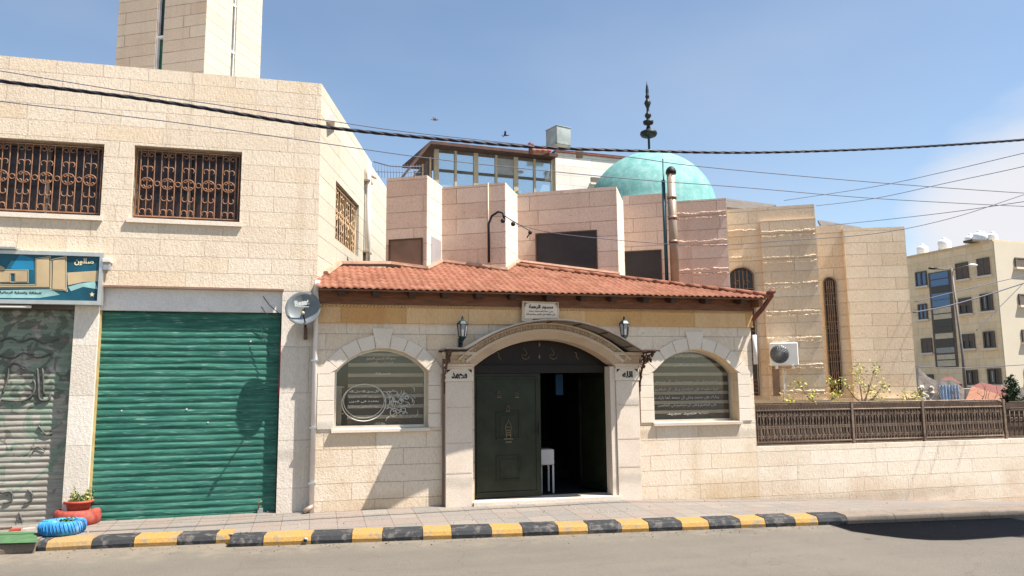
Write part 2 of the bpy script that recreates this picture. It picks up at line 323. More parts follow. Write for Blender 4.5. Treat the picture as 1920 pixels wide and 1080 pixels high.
def m_paving():
    m, nt = newmat('paving'); g = N(nt); t = g.n('ShaderNodeTexCoord')
    br = g.n('ShaderNodeTexBrick', {'Vector': t.outputs['Object'], 'Color1': (0, 0, 0, 1), 'Color2': (1, 1, 1, 1), 'Mortar': (.5, .5, .5, 1), 'Scale': 1.0, 'Mortar Size': .004, 'Brick Width': .3, 'Row Height': .3}, offset=0)
    c = ramp(g, br.outputs['Color'], [(0, (.155, .148, .136)), (.35, (.19, .168, .145)), (.65, (.21, .155, .128)), (1, (.225, .195, .162))])
    big = g.n('ShaderNodeTexNoise', {'Vector': t.outputs['Object'], 'Scale': 1.2, 'Detail': 7.0, 'Roughness': .7})
    f = g.n('ShaderNodeMapRange', {'Value': big.outputs['Fac'], 'From Min': .35, 'From Max': .65, 'To Min': .05, 'To Max': .75}); c = mixc(g, f.outputs[0], c, (.21, .182, .152))
    c = mixc(g, br.outputs['Fac'], c, (.14, .11, .085))
    fine = g.n('ShaderNodeTexNoise', {'Vector': t.outputs['Object'], 'Scale': 50.0, 'Detail': 3.0})
    s = g.n('ShaderNodeMapRange', {'Value': fine.outputs['Fac'], 'From Min': .3, 'From Max': .7, 'To Min': .85, 'To Max': 1.12}); c = mixc(g, 1.0, c, s.outputs[0], 'MULTIPLY')
    h = g.n('ShaderNodeMath', {0: br.outputs['Fac'], 1: -1.0, 2: fine.outputs['Fac']}, operation='MULTIPLY_ADD')
    finish(g, c, .8, 0, h.outputs[0], .004); return m
m_paving()
def m_kerb(name, col, under=(.36, .31, .26), amt=.7):
    m, nt = newmat(name); g = N(nt); t = g.n('ShaderNodeTexCoord')
    a = g.n('ShaderNodeTexNoise', {'Vector': t.outputs['Object'], 'Scale': 9.0, 'Detail': 9.0, 'Roughness': .7})
    b = g.n('ShaderNodeTexNoise', {'Vector': t.outputs['Object'], 'Scale': 70.0, 'Detail': 3.0})
    f = g.n('ShaderNodeMapRange', {'Value': a.outputs['Fac'], 'From Min': .52, 'From Max': .60, 'To Max': amt}); c = mixc(g, f.outputs[0], col, under)
    s = g.n('ShaderNodeMapRange', {'Value': b.outputs['Fac'], 'From Min': .3, 'From Max': .7, 'To Min': .8, 'To Max': 1.15}); c = mixc(g, 1.0, c, s.outputs[0], 'MULTIPLY')
    finish(g, c, .75, 0, a.outputs['Fac'], .01); return m
m_kerb('kerb_yellow', (.36, .205, .055), (.22, .175, .12), .9); m_kerb('kerb_black', (.028, .029, .031), (.12, .105, .09), .85); m_kerb('kerb_plain', (.20, .155, .115), (.12, .10, .085), .5)
m_kerb('kerb_worn', (.32, .20, .08), (.20, .16, .12), .7)
def m_shutter(name, cols, streak, rough=.6, mural=False):
    m, nt = newmat(name); g = N(nt); t = g.n('ShaderNodeTexCoord')
    mp = g.n('ShaderNodeMapping', {'Vector': t.outputs['Object'], 'Scale': (1.2, 1, 14)})
    a = g.n('ShaderNodeTexNoise', {'Vector': mp.outputs[0], 'Scale': 1.6, 'Detail': 8.0, 'Roughness': .7})
    c = ramp(g, a.outputs['Fac'], cols)
    b = g.n('ShaderNodeTexNoise', {'Vector': mp.outputs[0], 'Scale': 5.0, 'Detail': 5.0})
    f = g.n('ShaderNodeMapRange', {'Value': b.outputs['Fac'], 'From Min': .58, 'From Max': .72, 'To Max': .6}); c = mixc(g, f.outputs[0], c, streak)
    if mural:
        q = g.n('ShaderNodeTexNoise', {'Vector': t.outputs['Object'], 'Scale': 3.4, 'Detail': 4.0, 'Roughness': .6, 'Distortion': 1.2})
        sep = g.n('ShaderNodeSeparateXYZ', {'Vector': t.outputs['Object']})
        hz = g.n('ShaderNodeMapRange', {'Value': sep.outputs['Z'], 'From Min': .4, 'From Max': 2.2, 'To Min': -.10, 'To Max': .10})
        ad = g.n('ShaderNodeMath', {0: q.outputs['Fac'], 1: hz.outputs[0]}, operation='ADD')
        f = g.n('ShaderNodeMapRange', {'Value': ad.outputs[0], 'From Min': .5, 'From Max': .56, 'To Max': .55}); c = mixc(g, f.outputs[0], c, (.10, .20, .13))
        q2 = g.n('ShaderNodeTexNoise', {'Vector': t.outputs['Object'], 'Scale': 5.0, 'Detail': 3.0, 'Distortion': 2.0})
        ad2 = g.n('ShaderNodeMath', {0: q2.outputs['Fac'], 1: hz.outputs[0]}, operation='ADD')
        f = g.n('ShaderNodeMapRange', {'Value': ad2.outputs[0], 'From Min': .58, 'From Max': .63, 'To Max': .6}); c = mixc(g, f.outputs[0], c, (.06, .055, .05))
    finish(g, c, rough, 0, a.outputs['Fac'], .004, .2); return m
m_shutter('shutter_green', [(.3, (.012, .062, .046)), (.48, (.026, .118, .085)), (.62, (.055, .18, .13)), (.75, (.12, .27, .20))], (.26, .40, .32))
m_shutter('shutter_grey', [(.3, (.20, .175, .14)), (.5, (.31, .275, .23)), (.7, (.42, .385, .33))], (.14, .12, .095), .5, True)
def m_glass(name, tint=(.9, .93, .92), refl=.16):
    m, nt = newmat(name); g = N(nt)
    tr = g.n('ShaderNodeBsdfTransparent', {'Color': c4(tint)}); gl = g.n('ShaderNodeBsdfGlossy', {'Roughness': .03})
    lw = g.n('ShaderNodeLayerWeight', {'Blend': .35})
    f = g.n('ShaderNodeMapRange', {'Value': lw.outputs['Fresnel'], 'To Min': refl*.4, 'To Max': refl+.6})
    mx = g.n('ShaderNodeMixShader', {0: f.outputs[0], 1: tr.outputs[0], 2: gl.outputs[0]}); g.n('ShaderNodeOutputMaterial', {'Surface': mx.outputs[0]}); return m
m_glass('glass', (.85, .84, .81), .05)
def m_mirror(name, col, rough=.08, metal=1.0):
    m, nt = newmat(name); g = N(nt); finish(g, col, rough, metal, None, 0, .5); return m
m_mirror('sky_glass', (.50, .60, .64), .10, .75); m_mirror('dark_glass', (.030, .016, .010), .25, 0); m_mirror('green_glass', (.02, .10, .05), .15, 0); m_mirror('blue_glass', (.08, .14, .24), .15, .3)
m_mirror('slit_glass', (.035, .06, .065), .15, 0)
def M(n): return MATS[n]
# ------------------------------------------------------------------ mesh building
class MB:
    def __init__(s): s.v = []; s.f = []; s.mi = []; s.sm = []; s.mats = []
    def mat(s, n):
        if n not in s.mats: s.mats.append(n)
        return s.mats.index(n)
    def add(s, vs, fs, m, smooth=False):
        b = len(s.v); s.v += [Vector(x) for x in vs]; i = s.mat(m)
        for f in fs: s.f.append([b+k for k in f]); s.mi.append(i); s.sm.append(smooth)
    def box(s, fr, u0, u1, v0, v1, w0, w1, m):
        P = [fr.p(u, v, w) for w in (w0, w1) for v in (v0, v1) for u in (u0, u1)]
        s.add(P, [(0, 2, 3, 1), (4, 5, 7, 6), (0, 1, 5, 4), (2, 6, 7, 3), (0, 4, 6, 2), (1, 3, 7, 5)], m)
    def prism(s, fr, pts, w0, w1, m, holes=(), m_side=None):
        """pts: (u, v) loop, extruded from w0 (back) to w1 (front)"""
        loops = [list(pts)]+[list(h) for h in holes]
        tris = tessellate_polygon([[Vector((a, b, 0)) for a, b in L] for L in loops])
        flat = [q for L in loops for q in L]; n = len(flat)
        V = [fr.p(a, b, w0) for a, b in flat]+[fr.p(a, b, w1) for a, b in flat]
        F = [tuple(t) for t in tris]+[tuple(n+k for k in reversed(t)) for t in tris]
        s.add(V, F, m)
        S = []; b = 0
        for L in loops:
            k = len(L)
            for i in range(k): j = (i+1) % k; S.append((b+i, b+j, n+b+j, n+b+i))
            b += k
        s.add(V, S, m_side or m)
    def tube(s, pts, r, m, n=6, smooth=True, caps=True, closed=False):
        pts = [Vector(p) for p in pts]; rs = r if isinstance(r, (list, tuple)) else [r]*len(pts)
        V = []; F = []; prev = None
        for i, p in enumerate(pts):
            a = pts[i-1] if i > 0 else (pts[-1] if closed else pts[0]); b = pts[i+1] if i < len(pts)-1 else (pts[0] if closed else pts[-1])
            t = (b-a)
            if t.length < 1e-9: t = Vector((0, 0, 1))
            t.normalize()
            if prev is None:
                x = t.cross(Vector((0, 0, 1)))
                if x.length < .05: x = t.cross(Vector((1, 0, 0)))
            else:
                x = prev-t*prev.dot(t)
                if x.length < 1e-6: x = t.cross(Vector((0, 0, 1)))
            x.normalize(); y = t.cross(x); prev = x
            for k in range(n):
                an = 2*math.pi*k/n; V.append(p+(x*math.cos(an)+y*math.sin(an))*rs[i])
        m_ = len(pts)
        for i in range(m_ if closed else m_-1):
            j = (i+1) % m_
            for k in range(n): l = (k+1) % n; F.append((i*n+k, i*n+l, j*n+l, j*n+k))
        if caps and not closed: F.append(tuple(range(n))[::-1]); F.append(tuple((m_-1)*n+k for k in range(n)))
        s.add(V, F, m, smooth)
    def lathe(s, c, prof, m, n=24, axis=None, smooth=True):
        """prof: (radius, height) bottom to top round a vertical axis (or given axis)"""
        c = Vector(c); z = Vector(axis).normalized() if axis else Vector((0, 0, 1))
        x = z.cross(Vector((0, 1, 0)));
        if x.length < .1: x = z.cross(Vector((1, 0, 0)))
        x.normalize(); y = z.cross(x); V = []; F = []
        for r, h in prof:
            for k in range(n): a = 2*math.pi*k/n; V.append(c+z*h+(x*math.cos(a)+y*math.sin(a))*max(r, 1e-4))
        for i in range(len(prof)-1):
            for k in range(n): l = (k+1) % n; F.append((i*n+k, i*n+l, (i+1)*n+l, (i+1)*n+k))
        F.append(tuple(range(n))[::-1]); F.append(tuple((len(prof)-1)*n+k for k in range(n)))
        s.add(V, F, m, smooth)
    def ball(s, c, r, m, n=10, sc3=(1, 1, 1)):
        V = []; F = []; c = Vector(c)
        for i in range(n+1):
            th = math.pi*i/n
            for k in range(n*2):
                a = math.pi*k/n; V.append(c+Vector((math.sin(th)*math.cos(a)*sc3[0], math.sin(th)*math.sin(a)*sc3[1], -math.cos(th)*sc3[2]))*r)
        for i in range(n):
            for k in range(n*2): l = (k+1) % (n*2); F.append((i*2*n+k, i*2*n+l, (i+1)*2*n+l, (i+1)*2*n+k))
        s.add(V, F, m, True)
    def quad(s, P, m): s.add(P, [tuple(range(len(P)))], m)
    def build(s, name, parent=None, fixn=True, bevel=0, clip=None):
        me = bpy.data.meshes.new(name); bm = bmesh.new()
        vs = [bm.verts.new(v) for v in s.v]; bm.verts.ensure_lookup_table()
        for f, mi, sm in zip(s.f, s.mi, s.sm):
            try: q = bm.faces.new([vs[k] for k in f])
            except ValueError: continue
            q.material_index = mi; q.smooth = sm
        if clip:
            for co, no in clip:
                bmesh.ops.bisect_plane(bm, geom=bm.verts[:]+bm.edges[:]+bm.faces[:], plane_co=co, plane_no=no, clear_outer=True)
        bmesh.ops.remove_doubles(bm, verts=bm.verts[:], dist=1e-5)
        if fixn: bmesh.ops.recalc_face_normals(bm, faces=bm.faces[:])
        if bevel: bmesh.ops.bevel(bm, geom=[e for e in bm.edges if len(e.link_faces) == 2 and e.calc_face_angle(0) > .6], offset=bevel, segments=1, affect='EDGES')
        uv = bm.loops.layers.uv.new('UVMap')
        for f in bm.faces:
            n = f.normal
            if abs(n.z) > .75: a, b = Vector((1, 0, 0)), Vector((0, 1, 0))
            else:
                a = Vector((0, 0, 1)).cross(n).normalized(); b = Vector((0, 0, 1))
            for l in f.loops: l[uv].uv = (l.vert.co.dot(a)+7.3, l.vert.co.dot(b)+.06)
        bm.to_mesh(me); bm.free()
        for n in s.mats: me.materials.append(M(n))
        o = bpy.data.objects.new(name, me); COL.objects.link(o)
        if parent is not None: o.parent = parent
        return o
def tag(o, label=None, cat=None, group=None, kind=None):
    if label: o['label'] = label
    if cat: o['category'] = cat
    if group: o['group'] = group
    if kind: o['kind'] = kind
    return o
def thing(name, label, cat, group=None):
    o = bpy.data.objects.new(name, None); COL.objects.link(o); return tag(o, label, cat, group)
# ------------------------------------------------------------------ Arabic lettering
AR = {'ا': 0xFE8D, 'أ': 0xFE83, 'ب': 0xFE8F, 'ة': 0xFE93, 'ت': 0xFE95, 'ث': 0xFE99, 'ج': 0xFE9D, 'ح': 0xFEA1, 'خ': 0xFEA5, 'د': 0xFEA9, 'ذ': 0xFEAB, 'ر': 0xFEAD, 'ز': 0xFEAF,
      'س': 0xFEB1, 'ش': 0xFEB5, 'ص': 0xFEB9, 'ض': 0xFEBD, 'ط': 0xFEC1, 'ظ': 0xFEC5, 'ع': 0xFEC9, 'غ': 0xFECD, 'ف': 0xFED1, 'ق': 0xFED5, 'ك': 0xFED9, 'ل': 0xFEDD, 'م': 0xFEE1,
      'ن': 0xFEE5, 'ه': 0xFEE9, 'و': 0xFEED, 'ى': 0xFEEF, 'ي': 0xFEF1}
TWO = set('اأةدذرزوى')
def shape(t):
    o = []
    for i, ch in enumerate(t):
        if ch not in AR: o.append(ch); continue
        pj = i > 0 and t[i-1] in AR and t[i-1] not in TWO
        nj = i < len(t)-1 and t[i+1] in AR and ch not in TWO
        o.append(chr(AR[ch]+(3 if pj and nj else 1 if pj else 2 if nj else 0)))
    return ''.join(reversed(o))
def lettering(mb, fr, u, v, text, mat, width=None, height=None, w=.003, thick=.002, bold=.0, arabic=True, rot=0):
    c = bpy.data.curves.new('t', 'FONT'); c.body = shape(text) if arabic else text; c.size = 1; c.offset = bold; c.resolution_u = 2; c.extrude = .001
    o = bpy.data.objects.new('t', c); COL.objects.link(o)
    dg = bpy.context.evaluated_depsgraph_get(); dg.update()
    me = bpy.data.meshes.new_from_object(o.evaluated_get(dg))
    xs = [q.co.x for q in me.vertices]; ys = [q.co.y for q in me.vertices]
    if xs:
        W = max(xs)-min(xs); H = max(ys)-min(ys); cx = (max(xs)+min(xs))/2; cy = (max(ys)+min(ys))/2
        sx = width/W if width else height/H; sy = height/H if height else sx
        ca, sa = math.cos(rot), math.sin(rot)
        V = []
        for q in me.vertices:
            a = (q.co.x-cx)*sx; b = (q.co.y-cy)*sy
            V.append(fr.p(u+a*ca-b*sa, v+a*sa+b*ca, w+(thick if q.co.z > 0 else 0)))
        mb.add(V, [tuple(p.vertices) for p in me.polygons], mat)
    bpy.data.objects.remove(o); bpy.data.curves.remove(c); bpy.data.meshes.remove(me)
def arc(cx, cy, r, a0, a1, n=8): return [(cx+r*math.cos(a0+(a1-a0)*i/n), cy+r*math.sin(a0+(a1-a0)*i/n)) for i in range(n+1)]
def spiral(cx, cy, r0, r1, a0, turns, n=12): return [(cx+(r0+(r1-r0)*i/n)*math.cos(a0+turns*2*math.pi*i/n), cy+(r0+(r1-r0)*i/n)*math.sin(a0+turns*2*math.pi*i/n)) for i in range(n+1)]
def smooth(P, k=6):
    o = []
    for i in range(len(P)-1):
        p0 = P[max(i-1, 0)]; p1 = P[i]; p2 = P[i+1]; p3 = P[min(i+2, len(P)-1)]
        for j in range(k): t = j/k; o.append(.5*((2*p1)+(p2-p0)*t+(2*p0-5*p1+4*p2-p3)*t*t+(3*p1-p0-3*p2+p3)*t**3))
    o.append(P[-1]); return o
# ================================================================== THE GROUND
RZ = .08
m_stone('apt_side', [(0, (.78, .60, .38)), (1, (.84, .67, .45))], (.6, .45, .28), row=.5, wid=1.2, stainamt=.3, stain=(.4, .28, .16), bumpd=.01, joint=.01)
FE = Frame((0, 9.6, 0), (1, 0)); FL = Frame((0, 9.68, 0), (1, 0))
g = MB(); g.quad([(-500, -500, -.35), (500, -500, -.35), (500, 600, -.35), (-500, 600, -.35)], 'paving')

o = g.build('ground'); tag(o, kind='structure'); o.data.materials[0] = M('asphalt')
kA, kB = onz(88, 1033, RZ), onz(435, 1018, RZ); kC, kD = onz(590, 1020, RZ), onz(1585, 983, RZ)
kx = lambda a, b, x: a.y+(b.y-a.y)*(x-a.x)/(b.x-a.x)+.05
g = MB(); E_ = [(-60, kx(kA, kB, -3.2)+.1), (-3.2, kx(kA, kB, -3.2)+.1), (-.86, kx(kA, kB, -.86)), (-.8, kx(kC, kD, -.8)), (14, kx(kC, kD, 14)), (60, kx(kC, kD, 14))]
V = []
for x, y in E_: V += [(x, -9, RZ), (x, y, RZ)]
g.add(V, [(2*i, 2*i+2, 2*i+3, 2*i+1) for i in range(len(E_)-1)], 'asphalt')
o = g.build('road'); tag(o, kind='structure')
# pavement: rises from the kerb to the wall, dips on the right
kA, kB = onz(88, 1033, RZ), onz(435, 1018, RZ); kC, kD = onz(590, 1020, RZ), onz(1585, 983, RZ)
def lineY(a, b, x): return a.y+(b.y-a.y)*(x-a.x)/(b.x-a.x)
def kerbY(x): return lineY(kA, kB, x) if x < -.86 else lineY(kC, kD, x)
def baseZ(x):
    P = [(-9, .19), (1.9, .235), (3.9, .225), (4.3, .19), (6.0, .10), (7.2, .045), (10.5, -.15), (14, -.25)]
    for (a, b), (c, d) in zip(P, P[1:]):
        if x <= c: return b+(d-b)*(x-a)/(c-a)
    return P[-1][1]
g = MB(); xs = [-9+.35*i for i in range(110)]; V = []; F = []; NR = 5
for x in xs:
    ky = kerbY(x)+.10
    for j in range(NR+1):
        f = j/NR; V.append((x, ky+(10.05-ky)*f, RZ+.088+(baseZ(x)-RZ-.088)*min(1, f*1.15)+random.uniform(-.003, .003)))
for i in range(len(xs)-1):
    for j in range(NR): F.append((i*(NR+1)+j, (i+1)*(NR+1)+j, (i+1)*(NR+1)+j+1, i*(NR+1)+j+1))
g.add(V, F, 'paving'); o = g.build('pavement'); tag(o, kind='structure')
for p in o.data.polygons:
    if p.normal.z < 0: p.flip()
# kerb blocks, painted black and yellow in turn
def kerb_block(mb, p0, p1, m, h=.095, wd=.26):
    d = (p1-p0); L = d.length; d.normalize(); fr = Frame((p0.x, p0.y, 0), (d.x, d.y))
    pr = [(-wd, RZ-.05), (0, RZ-.05), (.012, RZ+h*.4), (-.008, RZ+h-.018), (-.03, RZ+h), (-wd, RZ+h+.004)]
    V = []
    for u in (.003, L-.003):
        jz = random.uniform(-.004, .004)
        for ww, z in pr: V.append(fr.p(u, z+jz, ww))
    k = len(pr); F = [tuple(range(k)), tuple(range(2*k-1, k-1, -1))]+[(i, (i+1) % k, k+(i+1) % k, k+i) for i in range(k)]
    mb.add(V, F, m)
kb = MB()
def kp(px, a, b): d = b-a; return online(px, 1000, a, (d.x, d.y))
colr = {'k': 'kerb_black', 'y': 'kerb_yellow', 'p': 'kerb_plain', 'w': 'kerb_worn'}
for (x0, x1, c) in [(72, 88, 'k'), (88, 173, 'w'), (173, 252, 'k'), (252, 333, 'y'), (333, 405, 'k'), (405, 436, 'y')]: kerb_block(kb, kp(x0, kA, kB), kp(x1, kA, kB), colr[c])
cuts = [430, 494, 584, 660, 717, 793, 847, 922, 980, 1047, 1103, 1165, 1217, 1279, 1330, 1389, 1436, 1492, 1535, 1589]
for i, (a, b) in enumerate(zip(cuts, cuts[1:])): kerb_block(kb, kp(a, kC, kD), kp(b, kC, kD), 'kerb_black' if i % 2 == 0 else 'kerb_yellow')
for a in range(22):
    p0 = kp(1589, kC, kD); d = (kD-kC).normalized(); kerb_block(kb, p0+d*a*.6, p0+d*(a+1)*.6, 'kerb_plain')
p0 = kp(70, kA, kB)
for a in range(6): kerb_block(kb, p0+Vector((-.5*(a+1), -.02*(a+1)-.06, 0)), p0+Vector((-.5*a, -.02*a-.06, 0)), 'kerb_plain', .105)
o = kb.build('kerb'); tag(o, kind='structure')
# drain hole stub in the kerb
hp = kp(573, kC, kD)
g = MB(); g.lathe((hp.x, hp.y-.012, RZ+.045), [(.026, 0), (.026, -.02)], 'grey_metal', 14, (0, 1, 0)); g.lathe((hp.x, hp.y-.034, RZ+.045), [(.018, 0), (.018, -.004)], 'black', 14, (0, 1, 0))
tag(g.build('drain_outlet'), 'small round drain outlet in the yellow kerb block near the satellite dish wall', 'drain outlet')
# green painted apron at the far left
g = MB(); q = [onz(a, b, RZ+.10) for a, b in ((-160, 1003), (66, 999), (72, 1019), (-160, 1026))]
g.quad([(p.x, p.y, RZ+.112) for p in q], 'green_floor'); tag(g.build('green_strip'), kind='structure')
# near-black gutter patch: shade painted into the colour, deepening the cast shadow
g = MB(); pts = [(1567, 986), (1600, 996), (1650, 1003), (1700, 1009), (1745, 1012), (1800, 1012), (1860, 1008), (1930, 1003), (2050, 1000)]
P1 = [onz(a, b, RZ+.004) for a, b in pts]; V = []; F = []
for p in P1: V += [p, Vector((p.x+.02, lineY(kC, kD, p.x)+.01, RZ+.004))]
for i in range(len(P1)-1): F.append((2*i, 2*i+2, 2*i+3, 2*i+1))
m_kerb('painted_shade', (.005, .004, .004), (.012, .010, .009), .5)
g.add(V, F, 'painted_shade'); tag(g.build('shade_patch'), kind='structure')
# ================================================================== SHOP BUILDING (left)
shop = thing('shop_building', 'two storey cream limestone shop building with scrollwork grilles and roller shutters', 'building')
UR = .02; TOPV = 5.56
W1 = (-3.68, -2.46, 3.70, 4.575); W2 = (-2.135, -.915, 3.695, 4.587)
def rect(a, b, c, d): return [(a, c), (b, c), (b, d), (a, d)]
g = MB()
g.prism(FL, [(-9, 2.86), (UR, 2.86), (UR, TOPV), (-9, TOPV)], -.22, 0, 'shop_stone', [rect(*W1), rect(*W2)])
g.prism(FL, rect(-2.665, -2.415, 0, 2.859), -.20, -.012, 'pillar_stone'); g.prism(FL, rect(-.385, UR, 0, 2.859), -.22, -.002, 'pillar_stone')
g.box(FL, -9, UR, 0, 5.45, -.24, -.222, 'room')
# roof slab
g.box(FL, -9, .2, 5.15, 5.25, -6, -.24, 'plaster')
wallo = g.build('wall', shop)
US = Vector((.267, .964)).normalized(); FS = Frame(FL.p(UR, 0, 0), US)
LS = 3.4; uS = FS.at(697, 330)[0]
print('side len', uS)
SW = [FS.at(*q) for q in ((629, 335), (629, 441), (673, 387), (672, 488))]
su0 = (SW[0][0]+SW[1][0])/2; su1 = (SW[2][0]+SW[3][0])/2; sv1 = (SW[0][1]+SW[2][1])/2; sv0 = (SW[1][1]+SW[3][1])/2
print('sidewin', su0, su1, sv0, sv1)
g = MB(); g.prism(FS, [(0, 2.2), (uS, 2.2), (uS, FS.at(697, 305)[1]), (0, TOPV)], -.22, 0, 'side_stone', [rect(su0, su1, sv0, sv1)])
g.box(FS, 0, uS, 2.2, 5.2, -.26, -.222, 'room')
uT = FS.at(726, 335)[0]
g.box(FS, uS, uT+.5, 2.2, FS.at(712, 318)[1], -.4, -.10, 'side_stone'); tag(g.build('side_wall', shop), 'smooth pale side wall of the shop building, in full sun')
# lintel panel over green shutter
g = MB(); g.prism(FL, rect(-2.413, -.387, 2.60, 2.858), -.18, -.045, 'plaster'); g.box(FL, -2.45, -.37, 2.862, 2.885, -.01, .035, 'brown_board'); 
g.prism(FL, rect(-9, -2.667, 2.60, 2.858), -.18, -.03, 'shutter_brown')
g.build('lintel', shop)
def grille(mb, fr, u0, u1, v0, v1, w, units, mat, r=.0065, bw=None):
    W = (u1-u0)/units; H = v1-v0
    def L(pts, rr=r): mb.tube([fr.p(a, b, w) for a, b in pts], rr, mat, 4, True, False)
    L([(u0, v0), (u1, v0), (u1, v1), (u0, v1), (u0, v0)], r*1.5)
    for k in range(units):
        c = u0+W*(k+.5); x = W*.33
        for sx in (-1, 1):
            L([(c+sx*x, v0), (c+sx*x, v1)], r*1.1)
            # top curls
            L(spiral(c+sx*x*.5, v1-H*.07, x*.46, x*.2, math.pi/2*(1-sx), sx*.95, 10))
            # bottom fans
            L([(c, v0+H*.02)]+arc(c+sx*x*.45, v0+H*.07, x*.42, math.pi/2*(1+sx*1.0)-sx*math.pi*.2, math.pi/2*(1+sx)-sx*math.pi*1.2, 8))
            # centre rings and lyres
            L(arc(c+sx*x*.06, v0+H*.5, x*.86, math.pi/2*(-1 if sx > 0 else 3), math.pi/2*(1 if sx > 0 else 1), 10))
            for t, yy in ((1, .72), (-1, .28)):
                L([(c, v0+H*(.5+t*.12))]+arc(c+sx*x*.42, v0+H*yy, x*.4, math.pi*(.5+.5*sx)+(-sx*t)*.3, math.pi*(.5+.5*sx)-sx*t*math.pi*1.3, 8))
                L(spiral(c+sx*x*.4, v0+H*(.5+t*.05), x*.3, x*.12, math.pi*(.5+.5*sx), -sx*t*1.1, 8))
        L([(c, v0), (c, v1)], r*.9)
        if k < units-1:
            q = u0+W*(k+1); L(arc(q, v0+H*.5, W*.13, 0, 2*math.pi, 8)); 
def grilled_window(parent, fr, W, units, mat, deep=.16, lbl=None, sill=True):
    u0, u1, v0, v1 = W; g = MB(); e = .035
    for q in ((u0, u0+e, v0, v1), (u1-e, u1, v0, v1), (u0+e, u1-e, v0, v0+e), (u0+e, u1-e, v1-e, v1), ((u0+u1)/2-.015, (u0+u1)/2+.015, v0+e, v1-e)): g.box(fr, *q, -deep-.02, -deep+.03, 'shutter_brown')
    f = g.build('window', parent)
    if lbl: f['label'] = lbl
    g = MB(); g.box(fr, u0, u1, v0, v1, -deep-.05, -deep-.03, 'dark_glass'); g.build('glass', f)
    g = MB(); grille(g, fr, u0+.03, u1-.03, v0+.04, v1-.04, -.05, units, mat); g.build('grille', f)
    if sill: g = MB(); g.box(fr, u0-.04, u1+.03, v0-.055, v0-.001, -.15, .035, 'trim'); g.build('sill', f)
grilled_window(shop, FL, W1, 5, 'rust_iron', lbl='wide upper window with rusty scrollwork grille, cut by the left edge of the photo')
grilled_window(shop, FL, W2, 5, 'rust_iron', lbl='wide upper window with rusty scrollwork grille, nearer the corner')
grilled_window(shop, FS, (su0, su1, sv0, sv1), 4, 'gold_iron', .12, 'tall side window with a gold coloured scrollwork grille', False)
def roller(fr, u0, u1, v0, v1, w, pitch, mat, seed):
    rnd = random.Random(seed); mb = MB(); n = int((v1-v0)/pitch); pitch = (v1-v0)/n
    nx = 28; V = []; F = []; prof = [(0, 0), (.12, .003), (.3, .0075), (.5, .009), (.7, .0075), (.88, .003)]
    rows = [(i+a, b) for i in range(n) for a, b in prof]+[(n, 0)]
    ph = [rnd.uniform(0, 6) for _ in range(8)]
    for (t, b) in rows:
        for k in range(nx+1):
            x = k/nx; s_ = int(t+.5)
            sag = .003*math.sin(x*5+ph[s_ % 8])+.002*math.sin(x*13+ph[(s_*3) % 8])
            V.append(fr.p(u0+(u1-u0)*x, v0+t*pitch+sag, w+b+.002*math.sin(x*9+ph[(s_*5) % 8]+t*.3)))
    for i in range(len(rows)-1):
        for k in range(nx): F.append((i*(nx+1)+k, i*(nx+1)+k+1, (i+1)*(nx+1)+k+1, (i+1)*(nx+1)+k))
    mb.add(V, F, mat, True); return mb
sh = roller(FL, -2.41, -.39, .23, 2.59, -.110, .074, 'shutter_green', 3).build('roller_shutter', shop); sh['label'] = 'green roller shutter with the shadow of the dish on it'
g = MB(); g.box(FL, -2.40, -.40, .205, .235, -.13, -.09, 'shutter_green'); g.build('bottom_rail', sh)
g = MB(); g.box(FL, -2.414, -2.396, .2, 2.6, -.12, -.06, 'yellow_paint'); g.build('guide_rail', sh)
g = MB(); g.box(FL, -.402, -.386, .2, 1.6, -.10, -.06, 'dark_iron'); g.box(FL, -.402, -.386, 1.6, 2.25, -.10, -.06, 'red_paint'); g.box(FL, -.402, -.386, 2.25, 2.6, -.10, -.06, 'dark_iron'); g.build('guide_rail', sh)
g = MB(); a, b = FL.at(488, 958, -.09); g.box(FL, a-.03, a+.03, b-.02, b+.03, -.10, -.06, 'grey_metal'); g.tube([FL.p(a-.02, b+.02, -.06), FL.p(a-.02, b+.10, -.05), FL.p(a+.02, b+.12, -.05)], .007, 'rust_iron', 5)
for x, y in ((228, 770), (350, 767), (390, 792), (470, 640)):
    p, q = FL.at(x, y, -.098); g.box(FL, p-.008, p+.008, q-.008, q+.008, -.101, -.097, 'plaster')
g.build('lock', sh)
sh = roller(FL, -4.9, -2.68, .22, 2.60, -.135, .066, 'shutter_grey', 5).build('roller_shutter', shop); sh['label'] = 'grey roller shutter covered in green and black spray paint'
g = MB(); g.box(FL, -4.9, -2.68, .195, .225, -.145, -.11, 'alu'); g.build('bottom_rail', sh)
g = MB()
rnd = random.Random(4)
def spray(pts, r=.014): g.tube(smooth([FL.p(*FL.at(a, b, -.117), -.117) for a, b in pts], 4), r*.8, 'spray', 4, True, True)
spray([(16, 690), (28, 682), (47, 693)]); spray([(16, 690), (14, 712), (5, 738)]); spray([(2, 750), (40, 752), (60, 741), (66, 722), (62, 712)])
spray([(70, 690), (72, 720), (74, 748), (90, 750), (94, 742)], .018); spray([(80, 690), (82, 744)], .014)
spray([(0, 925), (20, 922), (22, 938), (6, 944)]); spray([(52, 918), (60, 926), (58, 938), (46, 943)]); spray([(34, 972), (30, 985), (42, 986), (36, 960)], .012)
spray([(0, 640), (20, 634), (38, 642), (60, 635), (80, 643), (110, 636)], .012); spray([(0, 668), (24, 672), (44, 662), (70, 671), (95, 664)], .012)
spray([(72, 798), (86, 815), (98, 812)], .012); spray([(60, 850), (70, 838), (84, 846)], .008)
g.build('spray_paint', sh)
